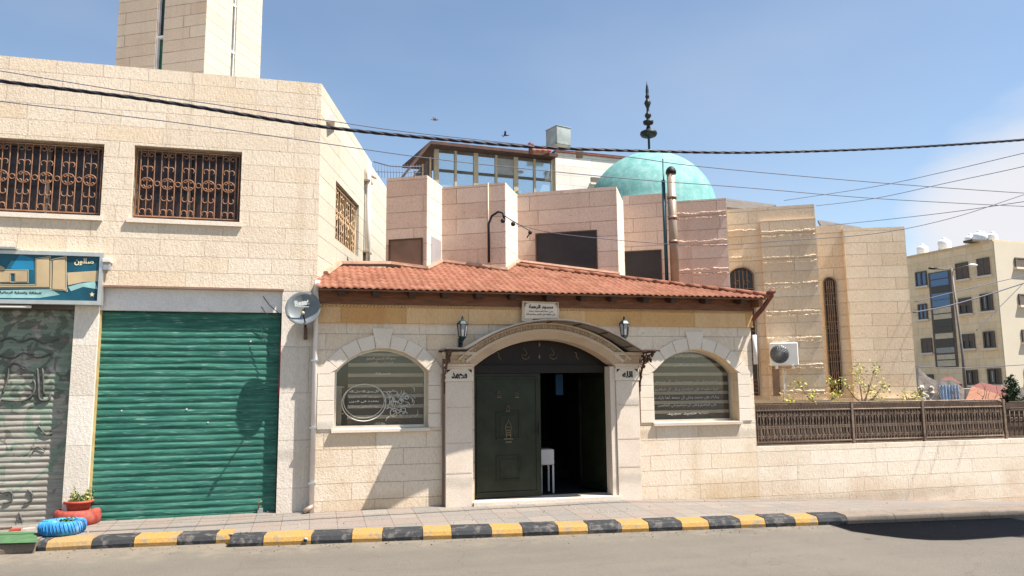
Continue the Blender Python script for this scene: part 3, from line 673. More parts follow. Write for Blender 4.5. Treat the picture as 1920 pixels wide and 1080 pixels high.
# rust and cable stubs at the top right of the green shutter
g = MB()
for pts in ([(493, 555), (505, 572), (528, 592)], [(490, 575), (500, 590), (512, 598)], [(488, 612), (500, 650), (505, 668)], [(520, 595), (536, 602)]):
    g.tube([FL.p(*FL.at(a, b, -.03), -.03) for a, b in pts], .004, 'cable', 4)
tag(g.build('loose_wires'), 'loose thin wires dangling by the top right corner of the green shutter', 'wires')
# shop sign -----------------------------------------------------------------------
sign = thing('shop_sign', 'teal and gold shop signboard with large cream Arabic letters above the grey shutter', 'sign')
g = MB(); sw = .10
g.box(FL, -5.2, -2.385, 2.66, 3.235, .0, .075, 'alu')
for q in ((-5.2, -2.372, 3.205, 3.25), (-5.2, -2.372, 2.645, 2.69), (-2.412, -2.372, 2.69, 3.205)): g.box(FL, *q, .0, sw, 'alu')
g.build('frame', sign)
FG = FL.off(.078)
def sp(x, y): return FL.at(x, y, .08)      # crop helper: photo pixel on the sign face
def s8(x, y): return sp(x*220/1485, 440+y*160/1080)   # coordinates measured in an enlarged view
g = MB(); g.box(FG, -5.19, -2.413, 2.691, 3.204, -.004, 0, 'sign_teal')
g.prism(FG, [s8(*q) for q in ((850, 480), (1240, 455), (1240, 590), (1050, 600), (860, 640))], .0005, .001, 'sign_gold')
g.prism(FG, [s8(*q) for q in ((860, 660), (1000, 620), (1200, 590), (1235, 690), (1050, 660), (900, 715))], .0012, .0016, 'sign_pale')
g.prism(FG, [s8(*q) for q in ((130, 430), (250, 250), (420, 300), (430, 450))], .0005, .001, 'sign_blue')
g.prism(FG, [s8(*q) for q in ((-600, 800), (-600, 720), (640, 690), (760, 760), (500, 800))], .0005, .001, 'sign_pale')
g.prism(FG, [s8(*q) for q in ((-600, 640), (-600, 350), (-100, 340), (60, 420), (20, 620))], .0005, .001, 'sign_gold')
g.build('panel', sign)
g = MB()
def slab(pts):
    P = [s8(*q) for q in pts]; cx = sum(p[0] for p in P)/len(P); cy = sum(p[1] for p in P)/len(P)
    g.prism(FG, [(cx+(a-cx)*1.02+(.008 if a > cx else -.008), cy+(b-cy)*1.02+(.006 if b > cy else -.006)) for a, b in P], .0018, .003, 'sign_cream')
    g.prism(FG, [(a+(.002 if a > cx else -.002), b) for a, b in P], .0032, .005, 'lettering_black')
    g.prism(FG, [(cx+(a-cx)*.93, cy+(b-cy)*.965) for a, b in P], .0052, .007, 'sign_gold')
slab([(665, 320), (830, 285), (830, 640), (845, 715), (800, 700), (655, 690)])
P = [(450, 310), (630, 280), (630, 675), (-300, 675), (-300, 640), (450, 635)]
for k, (m, w0, e) in enumerate((('sign_cream', .0018, .010), ('lettering_black', .0036, .003), ('sign_gold', .0052, -.006))):
    Q = [(455-e*900, 310-e*900), (630+e*900, 280-e*900), (630+e*900, 668+e*900), (-300, 668+e*900), (-300, 640-e*900), (455-e*900, 640-e*900)]
    g.prism(FG, [s8(*q) for q in Q], w0, w0+.0014, m)
    Q = [(-300, 445-e*900), (350+e*900, 455-e*900), (350+e*900, 600+e*900), (-300, 610+e*900)]
    hole = [(130+e*700, 490), (190-e*700, 490), (190-e*700, 630-e*500-30), (130+e*700, 630-e*500-30)]
    g.prism(FG, [s8(*q) for q in Q], w0+.0001, w0+.0015, m, [[s8(*q) for q in hole]])
a, b = s8(1065, 345); lettering(g, FG, a, b, 'صالون', 'sign_cream', width=.20, height=.085, w=.002, bold=.03)
a, b = s8(260, 735); lettering(g, FG, a, b, 'للحلاقة والعناية الرجالية', 'lettering_black', width=.42, height=.03, w=.002, bold=.02)
g.prism(FG, [s8(1165+34*math.sin(k*math.pi/5)*(1 if k % 2 == 0 else .45), 757-34*math.cos(k*math.pi/5)*(1 if k % 2 == 0 else .45)) for k in range(10)], .002, .003, 'sign_cream')
g.build('lettering', sign)
g = MB(); p = sp(-20, 466); g.box(FL, -5.2, sp(34, 466)[0], 3.252, 3.275, .0, .16, 'grey_metal'); g.build('top_light', sign)
g = MB(); a, b = FL.at(58, 575, .06); g.tube([FL.p(-4.6, b, .05), FL.p(a, b, .05)], .016, 'tube_white', 8); tag(g.build('tube_light'), 'white fluorescent tube fixed just below the shop sign', 'tube light')
wl = thing('wall_floodlight', 'small worn bracket lamp on the stone just right of the shop sign', 'lamp')
a, b = FL.at(201, 498, .06); g = MB(); g.box(FL, a-.035, a+.035, b-.06, b+.03, .03, .11, 'grey_metal'); g.build('housing', wl, bevel=.006); g = MB(); g.box(FL, a-.045, a+.045, b+.03, b+.075, .0, .12, 'trim'); g.build('hood', wl, bevel=.006)
# ================================================================== SATELLITE DISH
dish = thing('satellite_dish', 'round grey satellite dish on the pillar between green shutter and arched window', 'satellite dish')
dc = FL.p(*FL.at(568, 578, .24), .24); dn = Vector((-.15, -.96, .20)).normalized()
g = MB(); g.lathe(dc-dn*.0, [(.001, -.052), (.06, -.050), (.12, -.038), (.17, -.018), (.205, .0), (.209, .004), (.205, .008), (.17, -.010), (.12, -.030), (.06, -.043), (.001, -.046)], 'dish', 36, dn)
g.build('reflector', dish, fixn=False)
g = MB(); FD = Frame(dc, (1, 0)); 
a, b = FL.at(566, 562, .24); lettering(g, FD, -.012, .062, 'Besat', 'lettering_white', width=.17, height=.07, w=.045, bold=.05, arabic=False, rot=.18)
g.box(FD, -.06, .07, .010, .018, .045, .046, 'lettering_white'); g.build('lettering', dish)
g = MB(); p0 = FL.p(*FL.at(574, 612, .2), .2); p1 = FL.p(*FL.at(568, 587, .50), .50); g.tube([p0-Vector((0, -.03, 0)), p1], .009, 'dark_iron', 6); g.build('arm', dish)
g = MB(); g.lathe(p1, [(.014, -.02), (.02, .0), (.02, .03), (.012, .04)], 'sign_gold', 12, (p1-dc).normalized()*-1); g.build('receiver', dish)
g = MB(); a, b = FL.at(573, 622, .1); g.box(FL, a-.022, a+.022, b-.09, b+.05, .0, .16, 'iron'); g.tube([FL.p(a, b+.02, .1), dc-dn*.04], .016, 'iron', 8); g.build('bracket', dish)
# ================================================================== ENTRANCE HOUSE
house = thing('entrance_house', 'low limestone entrance building with red tiled roof, arched windows and a green double door', 'building')
LW = (.255, 1.403, 1.183, 1.87, 2.165); RW = (4.465, 5.74, 1.176, 1.84, 2.166)
def archpts(u0, u1, sp_, cr, n=20, rev=False):
    h = (u1-u0)/2; rise = cr-sp_; r = (h*h+rise*rise)/(2*rise); cx = (u0+u1)/2; cy = cr-r; a = math.asin(min(1, h/r))
    p = [(cx+r*math.sin(-a+2*a*i/n), cy+r*math.cos(-a+2*a*i/n)) for i in range(n+1)]
    return p, (cx, cy, r, a)
def archopen(W, n=20):
    p, _ = archpts(W[0], W[1], W[3], W[4], n); return [(W[0], W[2]), (W[1], W[2])]+p[::-1]
DOOR = (1.99, 3.90, .26, 1.93, 2.285)
hz = 2.92; HU0, HU1 = .045, 5.99
g = MB(); g.prism(FE, [(HU0, .0), (HU1, .0), (HU1, hz), (HU0, hz)], -.26, 0, 'house_stone', [archopen(LW), archopen(RW), archopen(DOOR, 24)], 'flat_stone')
g.box(FE, HU1-.25, HU1, .0, 2.95, -2.4, -.262, 'house_stone')
g.build('wall', house)
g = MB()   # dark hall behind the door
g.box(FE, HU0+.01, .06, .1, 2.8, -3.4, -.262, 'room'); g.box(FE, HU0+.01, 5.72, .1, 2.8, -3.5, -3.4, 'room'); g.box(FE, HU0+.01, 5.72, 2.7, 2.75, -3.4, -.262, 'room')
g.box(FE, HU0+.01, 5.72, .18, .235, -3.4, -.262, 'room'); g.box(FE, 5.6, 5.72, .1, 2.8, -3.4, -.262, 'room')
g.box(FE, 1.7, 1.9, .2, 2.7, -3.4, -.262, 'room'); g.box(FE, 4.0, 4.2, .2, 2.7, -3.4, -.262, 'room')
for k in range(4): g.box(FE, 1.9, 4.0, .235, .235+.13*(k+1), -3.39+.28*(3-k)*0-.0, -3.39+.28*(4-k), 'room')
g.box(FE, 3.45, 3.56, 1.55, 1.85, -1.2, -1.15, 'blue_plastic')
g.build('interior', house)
# door surround -------------------------------------------------------------------
g = MB(); g.box(FE, 1.95, 3.90, .20, .262, -.25, .16, 'marble'); tag(g.build('threshold', house))
def pilaster(u0, u1, name, nx):
    g = MB(); g.box(FE, u0, u1, .12, 1.74, .002, .12, 'marble')
    for v in (.62, .98, 1.42): g.box(FE, u0+.01, u1-.01, v, v+.008, .1195, .1215, 'brown_board')
    g.box(FE, u0-.01, u1+.01, 1.742, 1.905, .002, .128, 'trim')
    o = g.build('pilaster', house, bevel=.004)
    g = MB()
    for k, (a, b, e) in enumerate(((1.905, 1.935, .0), (1.935, 1.965, .03), (1.965, 2.03, .012), (2.03, 2.075, .04), (2.075, 2.115, .065))): g.box(FE, u0-e*.6, u1+e*.6, a+.0005, b, .002, .13+e, 'carved' if k in (2, 3) else 'marble')
    g.build('capital', o, bevel=.004)
    g = MB(); F2 = FE.off(.129); c = (u0+u1)/2
    lettering(g, F2, c, 1.822, name, 'lettering_black', width=nx, height=.085, w=.0, thick=.003, bold=.045)
    for sx in (-1, 1):
        for yy in (1,):
            e = (u1-u0)/2-.012; g.prism(F2, [(c+sx*e, 1.893), (c+sx*(e-.05), 1.893), (c+sx*e, 1.85)][::sx], .0, .002, 'lettering_black')
    g.build('lettering', o); return o
pilaster(1.605, 1.945, 'محمد', .20); pilaster(3.875, 4.20, 'الله', .15)
# inner jamb on the right (a narrow carved strip)
g = MB(); g.box(FE, 3.80, 3.872, .262, 1.93, -.1, .10, 'marble'); g.build('jamb', house, bevel=.004)
g = MB(); g.box(FE, 1.578, 1.603, .12, 2.0, .002, .05, 'brown_board'); g.box(FE, 4.203, 4.222, .12, 2.0, .002, .05, 'brown_board'); g.build('edge_strip', house)
# arch over the door
inner, (cx, cy, r0, an) = archpts(1.95, 3.87, 1.93, 2.285, 28)
def ring(g, cx, cy, ra, rb, a, w0, w1, m, n=28):
    V = []; F = []
    for i in range(n+1):
        t = -a+2*a*i/n
        for rr, ww in ((ra, w0), (rb, w0), (rb, w1), (ra, w1)): V.append(FE.p(cx+rr*math.sin(t), cy+rr*math.cos(t), ww))
    for i in range(n):
        for k in range(4): F.append((4*i+k, 4*i+(k+1) % 4, 4*i+4+(k+1) % 4, 4*i+4+k))
    F += [(0, 1, 2, 3), (4*n+3, 4*n+2, 4*n+1, 4*n)]
    g.add(V, F, m)
g = MB(); ring(g, cx, cy, r0-.001, r0+.09, an, -.2, .15, 'carved'); ring(g, cx, cy, r0+.0905, r0+.125, an*1.03, -.0, .19, 'marble'); ring(g, cx, cy, r0+.1255, r0+.185, an*1.06, .0, .165, 'carved')
ring(g, cx, cy, r0+.1855, r0+.205, an*1.08, .0, .2, 'marble')
rnd = random.Random(9)
n = 64
for i in range(n+1):      # carved leaves on the frieze of the arch
    t = -an*1.03+2*an*1.03*i/n; rr = r0+.155
    c = FE.p(cx+rr*math.sin(t), cy+rr*math.cos(t), .168); s_ = 1 if i % 2 else -1
    d = FE.u*math.cos(-t)+FE.v*math.sin(-t); e = -FE.u*math.sin(-t)+FE.v*math.cos(-t)
    g.tube([c-d*.012-e*.022*s_, c-d*.004+e*.006*s_+FE.w*.008, c+d*.014+e*.02*s_], [.008, .009, .003], 'trim' if i % 3 else 'carved', 5)
g.build('door_arch', house)
# leaves, frame, fanlight
DW = -.12
g = MB(); FD = FE
g.box(FD, 1.955, 2.0, .262, 1.93, DW-.05, DW+.03, 'door_green'); g.box(FD, 3.862, 3.90, .262, 1.93, DW-.05, DW+.03, 'door_green'); g.box(FD, 2.0, 3.862, 1.85, 1.955, DW-.05, DW+.035, 'door_brown')
g.build('door_frame', house, bevel=.004)
g = MB(); u0, u1, v0, v1 = 2.003, 2.905, .275, 1.848
g.box(FD, u0, u1, v0, v1, DW-.03, DW, 'door_green')
e = .05
for q in ((u0+.04, u1-.04, v0+.04, v0+.07), (u0+.04, u1-.04, v1-.07, v1-.04), (u0+.04, u0+.07, v0+.07, v1-.07), (u1-.07, u1-.04, v0+.07, v1-.07)): g.box(FD, *q, DW, DW+.012, 'door_green')
for (a, b, c_, d_) in ((2.30, 2.62, .48, .80), (2.30, 2.62, 1.00, 1.36)):
    for q in ((a, b, c_, c_+.02), (a, b, d_-.02, d_), (a, a+.02, c_+.02, d_-.02), (b-.02, b, c_+.02, d_-.02)): g.box(FD, *q, DW, DW+.012, 'door_green')
    g.box(FD, a+.05, b-.05, c_+.05, d_-.05, DW, DW+.008, 'door_green')
dl = g.build('door_leaf', house, bevel=.003); dl['label'] = 'closed green metal door leaf with brass ornaments'
g = MB(); F3 = FE.off(DW+.013)
for (a, b) in ((2.34, 1.58), (2.58, 1.575), (2.46, 1.40)):
    g.tube([F3.p(*q, 0) for q in spiral(a, b, .035, .012, 1.0, 1.4, 12)], .005, 'brass', 4); g.box(F3, a-.03, a+.03, b-.045, b-.035, 0, .004, 'brass')
P = [(2.43, 1.02), (2.43, 1.12), (2.415, 1.14), (2.43, 1.19), (2.46, 1.235), (2.49, 1.19), (2.505, 1.14), (2.49, 1.12), (2.49, 1.02)]
g.tube([F3.p(a, b, .004) for a, b in P], .007, 'brass', 5)
g.tube([F3.p(a, b, .004) for a, b in [(2.46, 1.235), (2.46, 1.27)]], .004, 'brass', 5)
for v in (1.05, 1.08, 1.11, 1.15): g.box(F3, 2.435, 2.485, v, v+.012, 0, .006, 'brass')
g.box(F3, 2.40, 2.52, 1.0, 1.014, 0, .006, 'brass'); g.box(F3, 2.42, 2.5, .96, .975, 0, .006, 'brass')
g.build('ornament', dl)
g = MB(); g.box(F3, 2.865, 2.885, 1.05, 1.2, 0, .02, 'dark_iron'); g.tube([F3.p(2.875, 1.09, 0), F3.p(2.875, 1.09, .05), F3.p(2.80, 1.09, .05)], .007, 'dark_iron', 6); g.build('handle', dl)
# open right leaf swung inward
FO = Frame(FE.p(3.855, 0, DW-.02), (-.13, .99)); FO.w = Vector((FO.u.y, -FO.u.x, 0))*-1
g = MB(); g.box(FO, .0, .86, .275, 1.848, -.015, .015, 'door_green')
for q in ((.05, .81, .33, .36), (.05, .81, 1.77, 1.8), (.05, .08, .36, 1.77), (.78, .81, .36, 1.77)): g.box(FO, *q, .015, .027, 'door_green')
dr = g.build('door_leaf', house); dr['label'] = 'green door leaf standing open into the dark hall'
g = MB(); p_ = archpts(1.99, 3.87, 1.955, 2.29, 24)[0]; g.prism(FE, [(1.99, 1.955), (3.87, 1.955)]+p_[::-1], DW-.03, DW, 'door_brown')
fl = g.build('fanlight', house)
g = MB(); F4 = FE.off(DW+.004)
a1 = FE.at(960, 670, DW); 
for px, sc_, fx in ((985, 1, 1), (1037, 1, 1)):
    u, v = FE.at(px, 664, DW); g.tube([F4.p(a, b, 0) for a, b in [(u-.055, v), (u-.04, v-.05), (u, v-.07), (u+.045, v-.05), (u+.055, v-.005)]], .007, 'brass', 5)
    g.tube([F4.p(a, b, 0) for a, b in [(u-.03, v+.09), (u-.005, v+.05), (u+.02, v+.01), (u-.01, v-.02), (u-.035, v+.0)]], .006, 'brass', 5)
for px in (935, 1081): u, v = FE.at(px, 668, DW); g.tube([F4.p(a, b, 0) for a, b in [(u-.03, v+.05), (u+.0, v+.04), (u-.005, v), (u+.03, v-.05)]], .008, 'brass', 5)
for py in (646, 669): u, v = FE.at(1011, py, DW); g.prism(F4, [(u-.015, v), (u, v-.035), (u+.015, v), (u, v+.035)], 0, .006, 'brass')
g.build('ornament', fl)
# canopy: bowed metal sheet on scroll brackets
arcp, _ = archpts(1.80, 4.02, 2.125, 2.492, 26)
prof = [(1.53, 2.128), (1.66, 2.13), (1.78, 2.128)]+arcp[1:-1]+[(4.05, 2.122), (4.18, 2.125), (4.31, 2.122)]
g = MB(); V = []; F = []; n = len(prof)
for wv in (.0, .58):
    for (a, b) in prof: V.append(FE.p(a, b, wv)); V.append(FE.p(a, b+.014, wv))
for i in range(n-1):
    a = 2*i; b = 2*n+2*i
    F += [(a, a+2, b+2, b), (a+1, b+1, b+3, a+3), (a, a+1, a+3, a+2), (b, b+2, b+3, b+1)]
F += [(0, 2*n, 2*n+1, 1), (2*n-2, 2*n-1, 4*n-1, 4*n-2)]
g.add(V, F, 'canopy_metal')
for wv in (.02, .57): g.tube([FE.p(a, b-.008, wv) for a, b in prof], .011, 'iron', 6)
for i in range(3, n-3, 4):
    a, b = prof[i]; g.tube([FE.p(a, b-.008, .02), FE.p(a, b-.008, .57)], .007, 'iron', 5)
cano = g.build('canopy', house)
def bracket(u):
    FB = Frame(FE.p(u, 0, 0), (0, -1)); g = MB()
    g.box(FB, .0, .028, 1.585, 2.115, -.016, .016, 'iron'); g.box(FB, .028, .55, 2.092, 2.115, -.012, .012, 'iron')
    L = lambda pts, r=.009: g.tube([FB.p(a, b, 0) for a, b in pts], r, 'iron', 5)
    L(arc(.55, 1.60, .49, math.pi/2, math.pi, 14)); L([(.03, 1.62), (.05, 1.60), (.07, 1.62)])
    L(spiral(.16, 1.97, .10, .03, .5, 1.6, 20)); L(spiral(.36, 2.04, .05, .015, 2.5, 1.4, 14)); L(spiral(.47, 2.06, .035, .01, 0, 1.4, 12)); L(spiral(.09, 1.80, .055, .015, 1, 1.5, 16)); L(spiral(.06, 1.68, .03, .01, 1, 1.3, 12))
    L([(.03, 1.9), (.1, 1.86), (.2, 2.0), (.3, 2.09)]); L([(.03, 1.72), (.08, 1.74), (.1, 1.86)]); L(spiral(.26, 1.99, .05, .012, 3, -1.3, 14)); L([(.03, 2.08), (.08, 2.05), (.22, 2.09)])
    L(spiral(.20, 2.05, .03, .01, 3, 1.3, 10)); L(spiral(.42, 2.0, .03, .01, 3, 1.3, 10))
    for (a, b) in ((.12, 1.9), (.22, 1.93), (.33, 2.0), (.08, 1.76)): g.prism(FB, [(a-.02, b), (a, b-.035), (a+.03, b), (a, b+.03)], -.004, .004, 'iron')
    g.build('bracket', cano)
bracket(1.60); bracket(4.245)
# arched windows ---------------------------------------------------------------
def arched_window(W, label, texts):
    u0, u1, v0, sp_, cr = W; D = .17
    pin, (cx_, cy_, r_, a_) = archpts(u0, u1, sp_, cr, 18)
    g = MB(); e = .03
    pi2, _ = archpts(u0+e, u1-e, sp_, cr-e, 18)
    g.prism(FE, [(u0, v0), (u1, v0)]+pin[::-1], -D-.04, -D, 'alu', [[(u0+e, v0+e), (u1-e, v0+e)]+pi2[::-1]])
    wo = g.build('window', house); wo['label'] = label
    g = MB(); g.prism(FE, [(u0+e*.5, v0+e*.5), (u1-e*.5, v0+e*.5)]+[(a, b+e*.5) for a, b in pi2[::-1]], -D-.028, -D-.022, 'glass'); g.build('glass', wo)
    g = MB(); k = 0; v = v0-.02                          # zebra blind: tall light and dark bands
    while v < cr+.02:
        h = .044 if k % 2 == 0 else .086; lo = u0 if u0 > 3 else u0+.17
        P = []
        g.box(FE, lo, u1+.02, v, v+h-.001, -D-.06-(.012 if k % 2 else 0), -D-.055-(.012 if k % 2 else 0), 'blind' if k % 2 == 0 else 'blind_dark'); v += h; k += 1
    g.box(FE, u0-.01, u1+.02, v0-.05, cr+.05, -D-.20, -D-.18, 'board')
    if u0 < 3:
        g.box(FE, u0+.015, u0+.10, v0, v0+.52, -D-.15, -D-.14, 'blind')
        for q in (0, .17, .34, .5): g.box(FE, u0+.015, u0+.13, v0+q, v0+q+.012, -D-.138, -D-.13, 'alu')
    g.build('blind', wo)
    g = MB(); texts(g, FE.off(-D-.021)); g.build('lettering', wo)
    # smooth stone surround: voussoirs, keystone, quoins, sill
    g = MB(); N_ = 9; A2 = a_*1.18; rb = r_+.165
    for i in range(N_):
        t0 = -A2+2*A2*i/N_; t1 = -A2+2*A2*(i+1)/N_; key = i == N_//2
        if key: t0 += .01; t1 -= .01
        ro = rb+(.085 if key else 0); gp = .004
        q = [(cx_+r_*math.sin(t0+gp), cy_+r_*math.cos(t0+gp)), (cx_+r_*math.sin(t1-gp), cy_+r_*math.cos(t1-gp)), (cx_+ro*math.sin(t1-gp+(.025 if key else 0)), cy_+ro*math.cos(t1-gp)), (cx_+ro*math.sin(t0+gp-(.025 if key else 0)), cy_+ro*math.cos(t0+gp))]
        g.prism(FE, [(a, max(b, sp_-.02)) for a, b in q], .001, .022 if key else .016, 'trim')
    rows = 4; hh = (sp_-v0)/rows
    for sx in (0, 1):
        for k in range(rows):
            wd = .20
            a, b = (u0-wd, u0-.002) if sx == 0 else (u1+.002, u1+wd)
            a = max(a, HU0+.005); b = min(b, 1.56 if u0 < 3 else HU1-.003)
            if sx == 0 and u0 > 3: a = max(a, 4.26)
            g.box(FE, a, b, v0+hh*k+.003, v0+hh*(k+1)-.003, .001, .014, 'trim')
    g.build('arch_surround', house, bevel=.002)
    g = MB(); g.box(FE, u0-.03, u1+.03, v0-.045, v0-.002, -.16, .05, 'marble'); g.build('sill', wo, bevel=.004)
def txtL(g, F):
    c = (.625, 1.515); T = 'lettering_white'
    for rr, t in ((.265, .006), (.245, .004)): g.tube([F.p(c[0]+rr*1.02*math.cos(a*math.pi/24), c[1]+(rr*.86)*math.sin(a*math.pi/24)-(.02 if rr > .25 else 0), 0) for a in range(48)], t, T, 4, True, False, True)
    for k, s in enumerate(('قال رسول الله صلى الله', 'من يرد الله به خيرا', 'يفقهه في الدين', 'رواه البخاري ومسلم')): lettering(g, F, c[0], c[1]+.115-k*.062, s, T, width=.36, height=.035, w=0, thick=.002, bold=.03)
    lettering(g, F, .83, 2.04, 'بسم الله الرحمن الرحيم', 'blind', width=.36, height=.05, w=0, thick=.002, bold=.0); lettering(g, F, .83, 1.99, 'الحمد لله رب العالمين', 'blind', width=.30, height=.03, w=0, thick=.002)
    lettering(g, F, .85, 1.85, 'مسجد', 'blind', width=.2, height=.04, w=0, thick=.002)
    rnd = random.Random(2)
    for k in range(44):        # sprays of calligraphy strokes to the right of the ring
        a0 = rnd.uniform(-.4, 2.7); x = 1.00+rnd.uniform(-.10, .26); y = 1.40+rnd.uniform(-.10, .24); L = rnd.uniform(.05, .13)
        g.tube([F.p(x+L*t*math.cos(a0+t*1.2), y+L*t*math.sin(a0+t*1.2), 0) for t in (0, .3, .6, 1)], [.002, .006, .005, .001], T, 4)
    for x, y, r_ in ((1.0, 1.36, .06), (1.12, 1.40, .045), (1.08, 1.50, .035), (1.16, 1.55, .03)): g.tube([F.p(a, b, 0) for a, b in spiral(x, y, r_, r_*.4, 1, 1.2, 14)], .005, T, 4)
    for (x, y) in ((.96, 1.60), (1.0, 1.55)): g.tube([F.p(x-.02, y-.12, 0), F.p(x-.01, y-.03, 0), F.p(x, y, 0), F.p(x+.02, y-.05, 0), F.p(x+.0, y-.14, 0)], .004, T, 4)
    for k in range(7): a = math.pi*k/6; g.tube([F.p(.82, 1.215, 0), F.p(.82+.08*math.cos(a), 1.215+.035*math.sin(a), 0)], .004, 'blind_dark', 4)
def txtR(g, F):
    T = 'lettering_white'
    for k, (s, wd) in enumerate((('اللهم صل على محمد وعلى ال محمد', .95), ('كما صليت على ابراهيم وعلى ال ابراهيم', .98), ('وبارك على محمد وعلى ال محمد كما باركت', .98), ('على ابراهيم وعلى ال ابراهيم في العالمين', .9), ('انك حميد مجيد', .62))):
        lettering(g, F, 5.06, 1.72-k*.108, s, 'lettering_dull', width=wd, height=.055, w=0, thick=.002, bold=.0)
    lettering(g, F, 5.08, 2.07, 'بسم الله الرحمن الرحيم', 'blind', width=.36, height=.055, w=0, thick=.002); lettering(g, F, 5.08, 1.95, 'الصلاة على النبي', 'blind', width=.40, height=.045, w=0, thick=.002)
arched_window(LW, 'arched window with a white circle of Arabic text and leafy calligraphy on the glass', txtL)
arched_window(RW, 'arched window with rows of white Arabic lines on the glass', txtR)
# frieze, rope moulding, eaves board ---------------------------------------------
g = MB(); g.box(FE, HU0, HU1+.02, 2.475, 2.665, .002, .035, 'frieze_stone'); g.build('frieze', house)
g = MB()
x = HU0+.02
while x < HU1: 
    g.tube([FE.p(x-.018, 2.668, .036), FE.p(x, 2.682, .05), FE.p(x+.018, 2.70, .036)], [.006, .011, .006], 'frieze_stone', 5); x += .042
g.box(FE, HU0, HU1+.02, 2.666, 2.704, .002, .034, 'frieze_stone'); g.build('rope_moulding', house)
YE = 9.34; ZE = 2.895; TS = .36
roofn = Vector((0, -TS, 1)).normalized()
def rp_(x, y, d=0): return Vector((x, y, ZE+TS*(y-YE)+d))
g = MB(); g.box(FE, HU0, 6.02, 2.706, 2.862, .002, .03, 'wood'); g.build('eaves_board', house)
raf = None
for i, px in enumerate((640, 705, 773, 835, 898, 962, 1030, 1069+25, 1150, 1195+15, 1262, 1326, 1392)):
    u, _ = FE.at(px, 560, .2)
    g = MB(); fr = Frame(FE.p(u, 0, 0), (0, -1)); g.prism(fr, [(.031, 2.82), (.031, 2.875), (.235, 2.845), (.235, 2.80), (.20, 2.775), (.12, 2.79)], -.042, .042, 'rafter_wood'); g.build('rafter', house)
g = MB(); 
V = [rp_(HU0, YE+.012, -.055), rp_(6.1, YE+.012, -.055), rp_(6.1, YE+.26, -.055), rp_(HU0, YE+.26, -.055)]
g.add(V+[v+Vector((0, 0, .02)) for v in V], [(0, 1, 2, 3), (7, 6, 5, 4), (0, 4, 5, 1), (1, 5, 6, 2), (2, 6, 7, 3), (3, 7, 4, 0)], 'wood'); g.build('soffit', house)
# tiled roof ----------------------------------------------------------------------
XE = 6.12; Hp = onplane(962, 497, Vector((0, YE, ZE)), roofn); print('hip', Hp)
def tiles(x0, x1, rows, per=.088, rl=.19, nsub=8):
    V = []; F = []; nx = int((x1-x0)/per*nsub)
    for r in range(rows):
        b0 = len(V)
        for e, (yy, lift) in enumerate(((r*rl-.012, -.006), (r*rl-.012, .002), (r*rl+rl, -.008))):
            for i in range(nx+1):
                x = x0+(x1-x0)*i/nx; ph = (x/per) % 1.0
                bulge = .010*max(0, math.sin(math.pi*min(1, ph/.62)))**.8-.0*ph if ph < .62 else -.005*math.sin(math.pi*(ph-.62)/.38)
                jit = .002*math.sin(int(x/per)*12.9+r*7.1)
                z = lift-(.016 if e == 0 else 0)+bulge+jit
                V.append(rp_(x, YE+yy/math.sqrt(1+TS*TS), z))
        for e in range(2):
            for i in range(nx): a = b0+e*(nx+1)+i; F.append((a, a+1, a+nx+2, a+nx+1))
    return V, F
g = MB(); g.add(*tiles(HU0-.03, HU0-.03+.088*13, 7), 'roof_tile', True); g.add(*tiles(HU0-.03+.088*13, XE+.06, 13), 'roof_tile', True)
hd = Vector((XE+.02-Hp.x, YE-Hp.y, 0)).normalized(); hn = Vector((-hd.y, hd.x, 0)); 
if hn.x < 0: hn = -hn
roof = g.build('roof', house, fixn=False, clip=[(Hp, hn)])
for p in roof.data.polygons:
    if p.normal.z < 0: p.flip()
g = MB()                                               # right slope beyond the hip
A = rp_(XE, YE, .02); B = Vector((Hp.x, Hp.y, Hp.z+.02)); C_ = Vector((XE, Hp.y+.2, ZE+.02)); g.add([A, B, C_], [(0, 1, 2)], 'roof_tile'); g.build('side_slope', roof)
g = MB(); n = 16
A = Hp+Vector((0, 0, .0)); B = rp_(XE+.0, YE+.0, .012)
for k in range(n):
    p = A.lerp(B, k/n); q = A.lerp(B, (k+1.12)/n); g.tube([p+Vector((0, 0, .008)), q+Vector((0, 0, -.002))], [.036, .044], 'roof_tile', 10)
g.tube([B, B+Vector((.06, -.03, .05)), B+Vector((.10, -.05, .055))], [.05, .04, .02], 'red_wood', 8)
g.build('ridge_cap', roof)
# corner brace under the right end of the eaves
g = MB(); a = FE.p(5.99, 2.60, .0); b = Vector((XE+.06, YE-.03, ZE+.02))
p0 = a+Vector((.02, -.03, -.02))
for s_ in (0,): g.tube([p0, p0.lerp(b, .5)+Vector((.0, 0, -.015)), b], [.035, .035, .03], 'red_wood', 4, False)
g.box(FE, 5.99, 6.05, 2.75, 2.87, .0, .24, 'wood'); g.build('corner_brace', house)
# the plaque above the door ---------------------------------------------------
plq = thing('stone_plaque', 'small inscribed stone plaque leaning out above the crown of the door canopy', 'plaque')
FPq = Frame(FE.p(0, 0, .22), (1, 0)); FPq.v = Vector((0, -.12, .99)).normalized(); FPq.w = FPq.u.cross(FPq.v)
FPq.o = FE.p(2.855, 2.515, .10)
g = MB(); g.prism(FPq, [(-.255, .0), (-.13, -.02), (-.10, .03), (.255, .02), (.245, .255), (-.25, .262)], -.03, 0, 'carved'); g.prism(FPq, [(-.225, .03), (.225, .045), (.222, .215), (.16, .235), (-.16, .24), (-.222, .215)], .001, .006, 'marble'); g.build('slab', plq, bevel=.003)
g = MB(); F5 = Frame(FPq.o, (1, 0)); F5.v = FPq.v; F5.w = FPq.w
lettering(g, F5, 0.0, .185, 'مسجد الرحمة', 'lettering_black', width=.33, height=.062, w=.007, bold=.05)
